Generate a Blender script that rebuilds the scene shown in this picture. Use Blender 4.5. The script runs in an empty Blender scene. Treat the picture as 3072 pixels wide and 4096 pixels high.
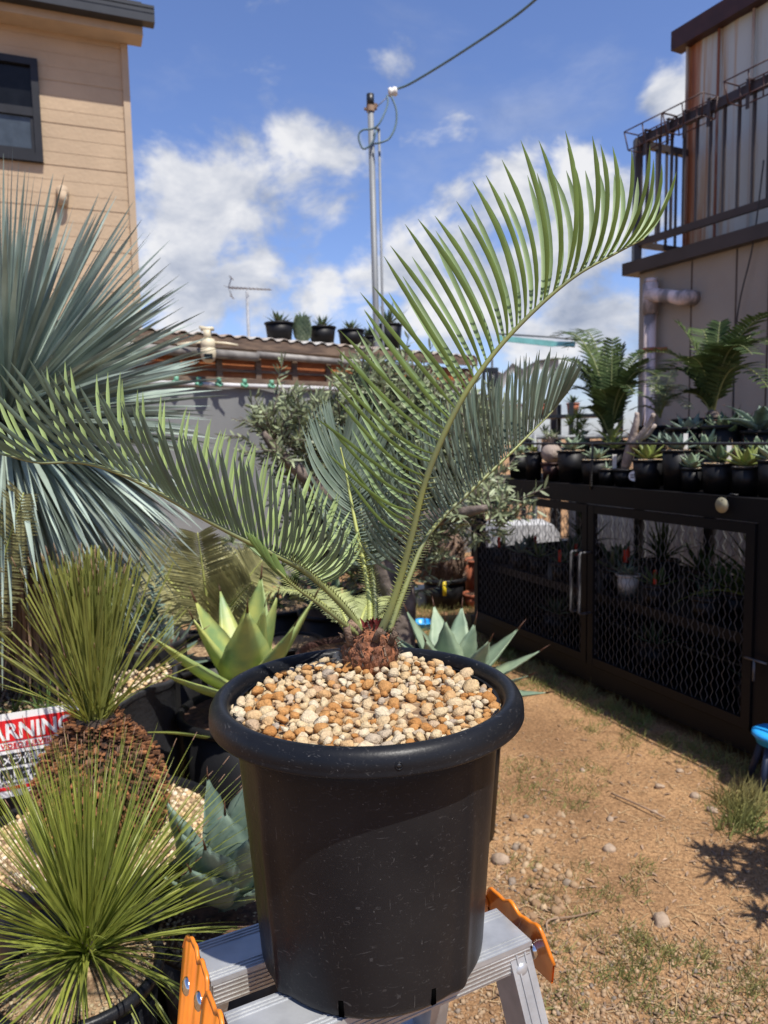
import bpy, math, random
import numpy as np
from mathutils import Vector, Matrix, noise
RND = random.Random(7)
V = Vector
sc = bpy.context.scene
# ------------------------------------------------------------------ camera
F_PX = 2958.0; PITCH = math.radians(5.75); ROLL = 0.02; CAM_H = 1.45
FW = V((0, math.cos(PITCH), -math.sin(PITCH)))
_R0 = V((1, 0, 0)); _U0 = V((0, math.sin(PITCH), math.cos(PITCH)))
RT = _R0*math.cos(ROLL) - _U0*math.sin(ROLL); UP = _U0*math.cos(ROLL) + _R0*math.sin(ROLL)
CAM = V((0, 0, CAM_H))
cd = bpy.data.cameras.new('camera'); cam = bpy.data.objects.new('camera', cd); sc.collection.objects.link(cam)
cam.matrix_world = Matrix(((RT.x, UP.x, -FW.x, 0), (RT.y, UP.y, -FW.y, 0), (RT.z, UP.z, -FW.z, CAM_H), (0, 0, 0, 1)))
cd.sensor_fit = 'VERTICAL'; cd.sensor_height = 36; cd.lens = 36*F_PX/4096
cd.clip_start = 0.02; cd.clip_end = 2000
cd.dof.use_dof = True; cd.dof.focus_distance = 0.88; cd.dof.aperture_fstop = 9.0
sc.camera = cam
# ------------------------------------------------------------------ light, sky
SUN_AZ = math.radians(143); SUN_EL = math.radians(61)
sun_dir = V((math.sin(SUN_AZ)*math.cos(SUN_EL), math.cos(SUN_AZ)*math.cos(SUN_EL), math.sin(SUN_EL)))
sl = bpy.data.lights.new('sun', 'SUN'); sl.energy = 4.6; sl.angle = math.radians(0.5); sl.color = (1.0, 0.95, 0.87)
so = bpy.data.objects.new('sun', sl); sc.collection.objects.link(so)
so.rotation_euler = (-sun_dir).to_track_quat('-Z', 'Y').to_euler()
sc.view_settings.view_transform = 'Standard'; sc.view_settings.look = 'None'
sc.view_settings.gamma = 1.0; sc.view_settings.use_curve_mapping = False
sc.view_settings.exposure = 0.5

def ray(px, py): return FW + RT*((px-1536)/F_PX) - UP*((py-2048)/F_PX)
def P(px, py, Y):
    d = ray(px, py); return CAM + d*(Y/d.y)
def onz(px, py, z):
    d = ray(px, py); return CAM + d*((z-CAM_H)/d.z)
def onwall(px, py, A, u):
    d = ray(px, py); n = (u[1], -u[0]); t = (n[0]*A[0]+n[1]*A[1])/(n[0]*d.x+n[1]*d.y); return CAM + d*t

w = bpy.data.worlds.new('World'); sc.world = w; w.use_nodes = True
N = w.node_tree.nodes; L = w.node_tree.links; N.clear()
def nd(t, **k):
    n = N.new(t)
    for a, b in k.items(): setattr(n, a, b)
    return n
out = nd('ShaderNodeOutputWorld'); sky = nd('ShaderNodeTexSky', sky_type='NISHITA', sun_disc=False)
sky.sun_elevation = SUN_EL; sky.sun_rotation = SUN_AZ; sky.air_density = 1.0; sky.dust_density = 0.6; sky.ozone_density = 2.2
def math_(op, a, b=None, clamp=False):
    n = nd('ShaderNodeMath', operation=op, use_clamp=clamp)
    for i, x in enumerate((a, b)):
        if x is None: continue
        if isinstance(x, (int, float)): n.inputs[i].default_value = x
        else: L.new(x, n.inputs[i])
    return n.outputs[0]
tc = nd('ShaderNodeTexCoord'); vec = tc.outputs['Generated']
blobs = [(720,900,330,1),(980,820,300,1),(1240,700,260,1),(720,1090,300,1),(1000,1080,230,1),(1180,960,180,.8),
 (1060,1290,170,.9),(1300,1200,190,1),(1480,1150,190,1),(1680,1000,230,1),(690,1290,200,.85),(1850,950,270,1),(2050,800,230,1),(2330,730,200,1),(2500,820,190,1),
 (2300,1000,330,1),(2050,1150,330,1),(2300,1330,420,1),(1750,1250,300,1),(2690,400,150,1),(2790,330,120,1),(790,590,150,.5),(1590,270,110,.55),(1150,330,200,.4),(1930,470,260,.38),(700,640,80,.5),
 (2900,1300,500,.9),(200,1000,420,.9),(-600,900,500,.8),(3900,700,600,.9),(900,1290,90,.3)]
cov = None
for (x, y, r, s) in blobs:
    d = ray(x, y).normalized(); rr = r/F_PX
    dn = nd('ShaderNodeVectorMath', operation='DISTANCE'); L.new(vec, dn.inputs[0]); dn.inputs[1].default_value = d
    mr = nd('ShaderNodeMapRange', interpolation_type='SMOOTHSTEP'); L.new(dn.outputs['Value'], mr.inputs[0])
    mr.inputs[1].default_value = rr*1.38; mr.inputs[2].default_value = rr*0.2; mr.inputs[3].default_value = 0; mr.inputs[4].default_value = s
    cov = mr.outputs[0] if cov is None else math_('MAXIMUM', cov, mr.outputs[0])
def wnoise(scale, detail, rough, off=(0, 0, 0), sz=1.0):
    mp = nd('ShaderNodeMapping'); L.new(vec, mp.inputs[0]); mp.inputs['Location'].default_value = off; mp.inputs['Scale'].default_value = (1, 1, sz)
    n = nd('ShaderNodeTexNoise'); L.new(mp.outputs[0], n.inputs['Vector']); n.inputs['Scale'].default_value = scale
    n.inputs['Detail'].default_value = detail; n.inputs['Roughness'].default_value = rough; n.inputs['Distortion'].default_value = 0.25
    return n.outputs[0]
n1 = wnoise(8.5, 12, .60, (3.1, 0, 0), 1.5); n2 = wnoise(10, 10, .58, (0, 4.2, 1), 1.6)
dens = math_('ADD', math_('MULTIPLY', cov, .95), math_('MULTIPLY', math_('SUBTRACT', n1, .5), 2.5))
mr = nd('ShaderNodeMapRange', interpolation_type='SMOOTHSTEP'); L.new(dens, mr.inputs[0]); mr.inputs[1].default_value = .34; mr.inputs[2].default_value = .92
mask = math_('MULTIPLY', mr.outputs[0], .96)
# thin veils
n3 = wnoise(3.2, 8, .6, (9, 2, 5), 2.5)
mv = nd('ShaderNodeMapRange', interpolation_type='SMOOTHSTEP'); L.new(n3, mv.inputs[0]); mv.inputs[1].default_value = .47; mv.inputs[2].default_value = .8; mv.inputs[4].default_value = .35
mask = math_('MAXIMUM', mask, mv.outputs[0])
cr = nd('ShaderNodeValToRGB'); sh = math_('ADD', math_('MULTIPLY', n2, 1.0), math_('MULTIPLY', mr.outputs[0], .12)); L.new(sh, cr.inputs[0])
cr.color_ramp.elements[0].position = .38; cr.color_ramp.elements[0].color = (.40, .46, .60, 1)
cr.color_ramp.elements[1].position = .72; cr.color_ramp.elements[1].color = (1.05, 1.05, 1.07, 1)
e = cr.color_ramp.elements.new(.54); e.color = (.68, .72, .82, 1)
b1 = nd('ShaderNodeBackground'); b2 = nd('ShaderNodeBackground'); mx = nd('ShaderNodeMixShader')
tint = nd('ShaderNodeMix', data_type='RGBA', blend_type='MULTIPLY'); tint.inputs[0].default_value = 1.0
L.new(sky.outputs[0], tint.inputs[6]); tint.inputs[7].default_value = (.86, .895, 1.15, 1)
L.new(tint.outputs[2], b1.inputs[0]); b1.inputs[1].default_value = 0.105
L.new(cr.outputs[0], b2.inputs[0]); b2.inputs[1].default_value = 0.60
L.new(mask, mx.inputs[0]); L.new(b1.outputs[0], mx.inputs[1]); L.new(b2.outputs[0], mx.inputs[2]); L.new(mx.outputs[0], out.inputs[0])

# ------------------------------------------------------------------ materials
def mat(name, col, rough=.6, col2=None, scale=8, bump=0, bscale=80, metal=0, trans=0, tcol=None, spec=.5, stretch=(1,1,1), lo=.35, hi=.65, island=0, coat=0, detail=5):
    m = bpy.data.materials.new(name); m.use_nodes = True; t = m.node_tree; n = t.nodes; l = t.links
    b = n['Principled BSDF']; b.inputs['Roughness'].default_value = rough; b.inputs['Metallic'].default_value = metal
    b.inputs['Specular IOR Level'].default_value = spec; b.inputs['Coat Weight'].default_value = coat
    tcn = n.new('ShaderNodeTexCoord'); mp = n.new('ShaderNodeMapping'); mp.inputs['Scale'].default_value = stretch; l.new(tcn.outputs['Object'], mp.inputs[0])
    nz = n.new('ShaderNodeTexNoise'); nz.inputs['Scale'].default_value = scale; nz.inputs['Detail'].default_value = detail; l.new(mp.outputs[0], nz.inputs['Vector'])
    rp = n.new('ShaderNodeValToRGB'); l.new(nz.outputs[0], rp.inputs[0])
    if col2 is None: col2 = tuple(c*.7 for c in col)
    rp.color_ramp.elements[0].position = lo; rp.color_ramp.elements[0].color = (*col2, 1)
    rp.color_ramp.elements[1].position = hi; rp.color_ramp.elements[1].color = (*col, 1)
    co = rp.outputs[0]
    if island:
        g = n.new('ShaderNodeNewGeometry'); mm = n.new('ShaderNodeMapRange'); l.new(g.outputs['Random Per Island'], mm.inputs[0])
        mm.inputs[3].default_value = 1-island; mm.inputs[4].default_value = 1+island
        vm = n.new('ShaderNodeVectorMath'); vm.operation = 'SCALE'; l.new(co, vm.inputs[0]); l.new(mm.outputs[0], vm.inputs['Scale']); co = vm.outputs[0]
    l.new(co, b.inputs['Base Color'])
    if bump:
        nb = n.new('ShaderNodeTexNoise'); nb.inputs['Scale'].default_value = bscale; nb.inputs['Detail'].default_value = 6; l.new(mp.outputs[0], nb.inputs['Vector'])
        bm = n.new('ShaderNodeBump'); bm.inputs['Strength'].default_value = bump; bm.inputs['Distance'].default_value = .01; l.new(nb.outputs[0], bm.inputs['Height']); l.new(bm.outputs[0], b.inputs['Normal'])
    if trans:
        tr = n.new('ShaderNodeBsdfTranslucent'); ms = n.new('ShaderNodeMixShader'); ms.inputs[0].default_value = trans
        if tcol: tr.inputs[0].default_value = (*tcol, 1)
        else: l.new(co, tr.inputs[0])
        l.new(b.outputs[0], ms.inputs[1]); l.new(tr.outputs[0], ms.inputs[2]); l.new(ms.outputs[0], n['Material Output'].inputs[0])
    return m
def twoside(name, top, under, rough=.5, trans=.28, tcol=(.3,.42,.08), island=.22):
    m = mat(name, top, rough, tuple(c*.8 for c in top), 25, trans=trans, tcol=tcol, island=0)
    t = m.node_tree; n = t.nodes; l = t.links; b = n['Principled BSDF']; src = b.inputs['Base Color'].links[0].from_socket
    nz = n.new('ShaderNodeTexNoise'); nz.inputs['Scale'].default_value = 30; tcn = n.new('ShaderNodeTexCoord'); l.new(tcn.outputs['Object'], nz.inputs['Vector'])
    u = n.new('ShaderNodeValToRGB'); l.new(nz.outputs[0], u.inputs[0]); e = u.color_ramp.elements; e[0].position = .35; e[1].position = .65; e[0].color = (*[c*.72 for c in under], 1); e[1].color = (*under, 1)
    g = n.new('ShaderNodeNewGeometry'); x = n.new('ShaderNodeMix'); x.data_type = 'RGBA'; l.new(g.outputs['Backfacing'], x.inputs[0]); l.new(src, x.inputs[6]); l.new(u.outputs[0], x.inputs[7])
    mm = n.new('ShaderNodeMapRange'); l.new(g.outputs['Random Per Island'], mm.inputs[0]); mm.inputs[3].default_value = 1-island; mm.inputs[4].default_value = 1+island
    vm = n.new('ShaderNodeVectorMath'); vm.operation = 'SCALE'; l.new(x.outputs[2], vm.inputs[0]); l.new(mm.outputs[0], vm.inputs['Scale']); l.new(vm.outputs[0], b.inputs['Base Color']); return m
def islandmat(name, stops, rough=.9, bump=.6, bscale=420, grain=260):
    m = bpy.data.materials.new(name); m.use_nodes = True; t = m.node_tree; n = t.nodes; l = t.links; b = n['Principled BSDF']; b.inputs['Roughness'].default_value = rough; b.inputs['Specular IOR Level'].default_value = .2
    g = n.new('ShaderNodeNewGeometry'); rp = n.new('ShaderNodeValToRGB'); l.new(g.outputs['Random Per Island'], rp.inputs[0])
    rp.color_ramp.interpolation = 'LINEAR'
    els = rp.color_ramp.elements
    while len(els) < len(stops): els.new(.5)
    for e, (p, c) in zip(els, stops): e.position = p; e.color = (*c, 1)
    tcn = n.new('ShaderNodeTexCoord'); nz = n.new('ShaderNodeTexNoise'); nz.inputs['Scale'].default_value = grain; nz.inputs['Detail'].default_value = 4; l.new(tcn.outputs['Object'], nz.inputs['Vector'])
    mm = n.new('ShaderNodeMapRange'); l.new(nz.outputs[0], mm.inputs[0]); mm.inputs[1].default_value = .3; mm.inputs[2].default_value = .7; mm.inputs[3].default_value = .72; mm.inputs[4].default_value = 1.12
    vm = n.new('ShaderNodeVectorMath'); vm.operation = 'SCALE'; l.new(rp.outputs[0], vm.inputs[0]); l.new(mm.outputs[0], vm.inputs['Scale']); l.new(vm.outputs[0], b.inputs['Base Color'])
    vo = n.new('ShaderNodeTexNoise'); vo.inputs['Scale'].default_value = bscale; vo.inputs['Detail'].default_value = 3; l.new(tcn.outputs['Object'], vo.inputs['Vector'])
    bm = n.new('ShaderNodeBump'); bm.inputs['Strength'].default_value = bump; bm.inputs['Distance'].default_value = .002; l.new(vo.outputs[0], bm.inputs['Height']); l.new(bm.outputs[0], b.inputs['Normal'])
    return m
M = {}
M['pot'] = mat('black_plastic', (.0080, .0092, .0122), .37, (.006, .007, .0095), 12, .04, 300, spec=.18)
M['potdark'] = mat('black_pot_plastic', (.010, .010, .011), .5, (.006, .006, .007), 9, spec=.25)
M['bag'] = mat('black_fabric', (.022, .023, .027), .7, (.012, .012, .014), 6, .2, 60)
M['bronze'] = mat('dark_bronze_metal', (.045, .034, .032), .45, (.03, .022, .02), 4)
M['frameblk'] = mat('black_painted_steel', (.0075, .007, .008), .5, (.014, .010, .009), 3, lo=.28, hi=.45, spec=.2)
M['mesh'] = mat('black_wire', (.10, .10, .104), .45)
M['sill'] = mat('weathered_dark_timber', (.03, .025, .022), .6, (.022, .019, .017), 5, .2, 40, stretch=(1,1,4))
M['alu'] = mat('brushed_aluminium', (.46, .47, .475), .38, (.34, .35, .36), 22, .05, 220, metal=.45)
M['aludull'] = mat('dull_aluminium', (.50, .50, .50), .5, (.36, .35, .33), 20, .1, 150, metal=.7)
M['orange'] = mat('orange_enamel', (.78, .22, .015), .32, (.60, .16, .01), 20, coat=.3)
M['chrome'] = mat('chrome', (.75, .75, .75), .15, metal=1)
M['galv'] = mat('galvanised_steel', (.20, .21, .215), .55, (.16, .17, .18), 3, metal=.15, stretch=(4,4,1))
M['handle'] = mat('worn_dark_steel', (.13, .13, .135), .5, (.07, .07, .07), 30, metal=.3)
M['leafA'] = mat('glaucous_leaflet', (.23, .29, .225), .55, (.16, .215, .17), 30, trans=.28, tcol=(.26, .38, .07), island=.22)
M['leafC'] = mat('green_leaflet', (.175, .245, .12), .5, (.14, .21, .12), 20, trans=.34, tcol=(.28, .40, .05), island=.22)
M['leafA2'] = twoside('left_frond_leaflet', (.31, .40, .15), (.115, .168, .142), .5, .20, (.34, .46, .08))  # faces differ by nature; sunlit yellow is also put into the upper colour
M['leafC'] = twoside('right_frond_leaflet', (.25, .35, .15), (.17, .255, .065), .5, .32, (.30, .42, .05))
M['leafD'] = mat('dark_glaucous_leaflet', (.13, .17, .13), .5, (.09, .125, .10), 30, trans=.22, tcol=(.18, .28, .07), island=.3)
M['rachis'] = mat('leaf_stalk', (.22, .24, .07), .5, (.17, .19, .08), 20)
M['rachisy'] = mat('yellow_leaf_stalk', (.42, .44, .12), .5, (.30, .34, .10), 20)
M['rachisg'] = mat('grey_green_leaf_stalk', (.16, .20, .11), .5, (.13, .15, .07), 25)
M['caudex'] = mat('brown_scaly_bark', (.33, .12, .048), .55, (.11, .042, .02), 110, .9, 260, island=.45, stretch=(1,1,.35))
M['caudexd'] = mat('dry_fibre', (.20, .13, .085), .8, (.06, .04, .03), 60, .8, 200, island=.4)
M['redbud'] = mat('red_new_scale', (.16, .015, .012), .6)
M['yucca'] = mat('powder_blue_leaf', (.32, .39, .33), .5, (.15, .20, .17), 5, trans=.12, island=.45)
M['skirt'] = mat('dead_leaf', (.30, .20, .13), .8, (.14, .085, .05), 6, island=.5)
M['needle'] = mat('olive_needle', (.25, .26, .06), .5, (.16, .18, .045), 6, trans=.25, tcol=(.35, .38, .05), island=.4)
M['needle2'] = mat('green_strap', (.27, .29, .055), .45, (.17, .21, .045), 6, trans=.25, tcol=(.32, .42, .03), island=.35)
M['tip'] = mat('dry_tip', (.30, .18, .11), .8)
M['trunkb'] = mat('rusty_leaf_bases', (.24, .095, .032), .85, (.07, .03, .015), 25, island=.6)
M['core'] = mat('dark_core', (.03, .018, .012), .9, bump=.5, bscale=60)
M['khaki'] = mat('khaki_leaflet', (.48, .45, .20), .55, (.28, .27, .12), 8, trans=.25, island=.3)
M['dkgreen'] = mat('dark_green_leaflet', (.07, .10, .032), .6, (.05, .08, .028), 6, trans=.12, island=.4, spec=.15)
M['midgreen'] = mat('mid_green_leaf', (.12, .19, .05), .45, (.07, .12, .035), 6, trans=.2, island=.4)
M['yelgreen'] = mat('yellow_green_leaf', (.34, .38, .09), .5, (.22, .28, .08), 6, trans=.2, island=.3)
M['agY'] = mat('yellow_green_agave', (.43, .46, .13), .5, (.20, .30, .12), 11, trans=.12, tcol=(.5, .6, .05), island=.12)
M['agB'] = mat('grey_green_agave', (.30, .38, .24), .55, (.19, .265, .175), 14, trans=.1, island=.12)
M['agS'] = mat('silver_blue_agave', (.16, .22, .165), .6, (.09, .14, .11), 16, trans=.05, island=.2, lo=.38, hi=.60)
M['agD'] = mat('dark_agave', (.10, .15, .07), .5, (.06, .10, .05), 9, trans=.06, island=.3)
M['spine'] = mat('brown_spine', (.10, .04, .02), .6)
M['olive'] = mat('olive_leaf', (.29, .33, .19), .5, (.15, .18, .09), 7, trans=.15, island=.5)
M['bark'] = mat('grey_bark', (.19, .15, .125), .9, (.06, .045, .035), 14, .9, 40)
M['gravelY'] = islandmat('bright_pumice', [(0, (.62, .50, .33)), (.5, (.60, .40, .20)), (1, (.75, .66, .52))])
M['gravelM'] = islandmat('mixed_small_gravel', [(0, (.26, .20, .12)), (.35, (.38, .31, .19)), (.6, (.17, .10, .05)), (1, (.42, .35, .23))])
M['soil'] = mat('pumice_soil', (.40, .28, .16), .9, (.16, .095, .05), 60, .8, 90)
M['soild'] = mat('red_brown_soil', (.13, .065, .035), .9, (.04, .022, .014), 50, .8, 90)
M['terra'] = mat('terracotta', (.42, .13, .06), .8, (.30, .09, .045), 12)
M['white'] = mat('white_plastic', (.70, .68, .63), .5, (.55, .53, .48), 10)
M['signw'] = mat('white_sign_board', (.74, .73, .72), .45, (.66, .65, .64), 12)
M['signr'] = mat('red_sign_print', (.62, .012, .015), .45, (.52, .01, .012), 12)
M['signk'] = mat('black_sign_print', (.02, .02, .022), .5)
M['blue'] = mat('blue_plastic', (.03, .36, .80), .35, (.02, .28, .66), 8)
M['red'] = mat('red_label', (.75, .045, .01), .5)
M['yellow'] = mat('yellow_tag', (.80, .60, .02), .5)
M['green'] = mat('green_label', (.02, .30, .08), .5)
M['brass'] = mat('round_brass_disc', (.42, .38, .24), .5, (.30, .27, .18), 30, metal=.3)
M['steel'] = mat('black_rope', (.02, .02, .02), .5)
M['tarp'] = mat('grey_sheet', (.235, .24, .235), .6, (.165, .17, .168), 1.5, .3, 6, stretch=(1,1,.4))
M['tarpedge'] = mat('pale_sheet_hem', (.55, .55, .55), .6)
M['clip'] = mat('mint_plastic', (.16, .42, .28), .5)
M['camb'] = mat('cream_camera_shell', (.66, .58, .40), .5, (.56, .49, .34), 10)
M['fascia'] = mat('weathered_board', (.20, .135, .09), .85, (.09, .06, .045), 5, .5, 30, stretch=(1,1,6))
M['lattice'] = mat('orange_bamboo_screen', (.58, .21, .07), .7, (.38, .12, .045), 5)
M['pipe'] = mat('grey_old_pipe', (.30, .28, .25), .6, (.10, .09, .085), 6, stretch=(1,1,1))
M['roofm'] = mat('corrugated_sheet', (.38, .37, .35), .6, (.24, .17, .12), 3)
M['bluewire'] = mat('blue_grey_wire', (.10, .17, .20), .6)
M['far'] = mat('antenna_metal', (.30, .31, .33), .5)
M['awn'] = mat('white_awning', (.72, .72, .68), .6, (.55, .55, .52), 3, trans=.3)
M['teal'] = mat('teal_pole', (.25, .62, .58), .5)
M['styro'] = mat('white_foam', (.66, .66, .54), .8, (.58, .58, .47), 10)
M['rustred'] = mat('dark_red_steel', (.055, .018, .013), .6)
M['pvc'] = mat('stained_drain_pipe', (.72, .58, .53), .6, (.22, .19, .18), 7, stretch=(1,1,.6), lo=.42, hi=.56)
M['bulb'] = mat('grey_caudex_skin', (.38, .31, .26), .8, (.24, .19, .16), 20, .6, 60)
M['slotshade'] = mat('painted_slot_shade', (.002, .002, .002), 1, spec=0)
M['granite'] = mat('stone', (.40, .30, .21), .9, (.24, .17, .12), 20, .5, 60)

def stucco(name, col, grooves, seed=0, axis='Z', bscale=60, streak=None):
    m = mat(name, col, .85, tuple(c*.86 for c in col), 2.2, .5, bscale)
    return m
M['housewall'] = stucco('tan_siding', (.455, .335, .215), 1, bscale=26)
M['housetrim'] = mat('tan_trim', (.42, .31, .20), .7, (.37, .275, .18), 5)
M['gutter'] = mat('black_gutter', (.015, .017, .02), .4)
M['winframe'] = mat('dark_window_frame', (.013, .014, .018), .5, spec=.3)
M['glass'] = mat('window_glass', (.010, .011, .013), .15, spec=.15)
M['glass2'] = mat('frosted_window_glass', (.05, .065, .08), .3, spec=.4)
M['lowerwall'] = mat('grey_render_wall', (.36, .31, .245), .9, (.30, .255, .205), 1.5, .5, 90)

def rust_panel():
    m = bpy.data.materials.new('rust_streaked_cladding'); m.use_nodes = True; t = m.node_tree; n = t.nodes; l = t.links; b = n['Principled BSDF']; b.inputs['Roughness'].default_value = .5
    tcn = n.new('ShaderNodeTexCoord'); mp = n.new('ShaderNodeMapping'); mp.inputs['Scale'].default_value = (5, 5, .16); l.new(tcn.outputs['Object'], mp.inputs[0])
    nz = n.new('ShaderNodeTexNoise'); nz.inputs['Scale'].default_value = 1.7; nz.inputs['Detail'].default_value = 8; nz.inputs['Roughness'].default_value = .65; l.new(mp.outputs[0], nz.inputs['Vector'])
    # rust is heavier toward the far-left end of the wall (local x) and near the top
    sx = n.new('ShaderNodeSeparateXYZ'); l.new(tcn.outputs['Object'], sx.inputs[0])
    a = n.new('ShaderNodeMapRange'); l.new(sx.outputs[0], a.inputs[0]); a.inputs[1].default_value = 0; a.inputs[2].default_value = .75; a.inputs[3].default_value = .17; a.inputs[4].default_value = -.09
    ad = n.new('ShaderNodeMath'); ad.operation = 'ADD'; l.new(nz.outputs[0], ad.inputs[0]); l.new(a.outputs[0], ad.inputs[1])
    rp = n.new('ShaderNodeValToRGB'); l.new(ad.outputs[0], rp.inputs[0]); e = rp.color_ramp.elements
    e[0].position = .52; e[0].color = (.46, .49, .45, 1); e[1].position = .79; e[1].color = (.12, .035, .014, 1)
    x = e.new(.60); x.color = (.42, .31, .20, 1); x = e.new(.68); x.color = (.33, .115, .04, 1)
    l.new(rp.outputs[0], b.inputs['Base Color']); return m
M['clad'] = rust_panel()
M['dirtjoint'] = mat('joint_line', (.10, .07, .05), .9)

def ground_mat():
    m = bpy.data.materials.new('dry_dirt'); m.use_nodes = True; t = m.node_tree; n = t.nodes; l = t.links; b = n['Principled BSDF']; b.inputs['Roughness'].default_value = .95; b.inputs['Specular IOR Level'].default_value = .15
    tcn = n.new('ShaderNodeTexCoord')
    def nz(s, d=6, r=.55):
        x = n.new('ShaderNodeTexNoise'); x.inputs['Scale'].default_value = s; x.inputs['Detail'].default_value = d; x.inputs['Roughness'].default_value = r; l.new(tcn.outputs['Object'], x.inputs['Vector']); return x.outputs[0]
    rp = n.new('ShaderNodeValToRGB'); l.new(nz(2.2), rp.inputs[0]); e = rp.color_ramp.elements
    e[0].position = .36; e[0].color = (.28, .165, .085, 1); e[1].position = .66; e[1].color = (.46, .28, .143, 1)
    rp2 = n.new('ShaderNodeValToRGB'); l.new(nz(75, 8, .7), rp2.inputs[0]); e = rp2.color_ramp.elements
    e[0].position = .35; e[0].color = (.45, .42, .40, 1); e[1].position = .60; e[1].color = (1.15, 1.12, 1.08, 1)
    mx = n.new('ShaderNodeMix'); mx.data_type = 'RGBA'; mx.blend_type = 'MULTIPLY'; mx.inputs[0].default_value = 1; l.new(rp.outputs[0], mx.inputs[6]); l.new(rp2.outputs[0], mx.inputs[7])
    l.new(mx.outputs[2], b.inputs['Base Color'])
    ad = n.new('ShaderNodeMath'); ad.operation = 'ADD'; l.new(nz(30, 9, .7), ad.inputs[0]); l.new(nz(130, 5), ad.inputs[1])
    bm = n.new('ShaderNodeBump'); bm.inputs['Strength'].default_value = .9; bm.inputs['Distance'].default_value = .012; l.new(ad.outputs[0], bm.inputs['Height']); l.new(bm.outputs[0], b.inputs['Normal'])
    return m
M['ground'] = ground_mat()

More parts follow.
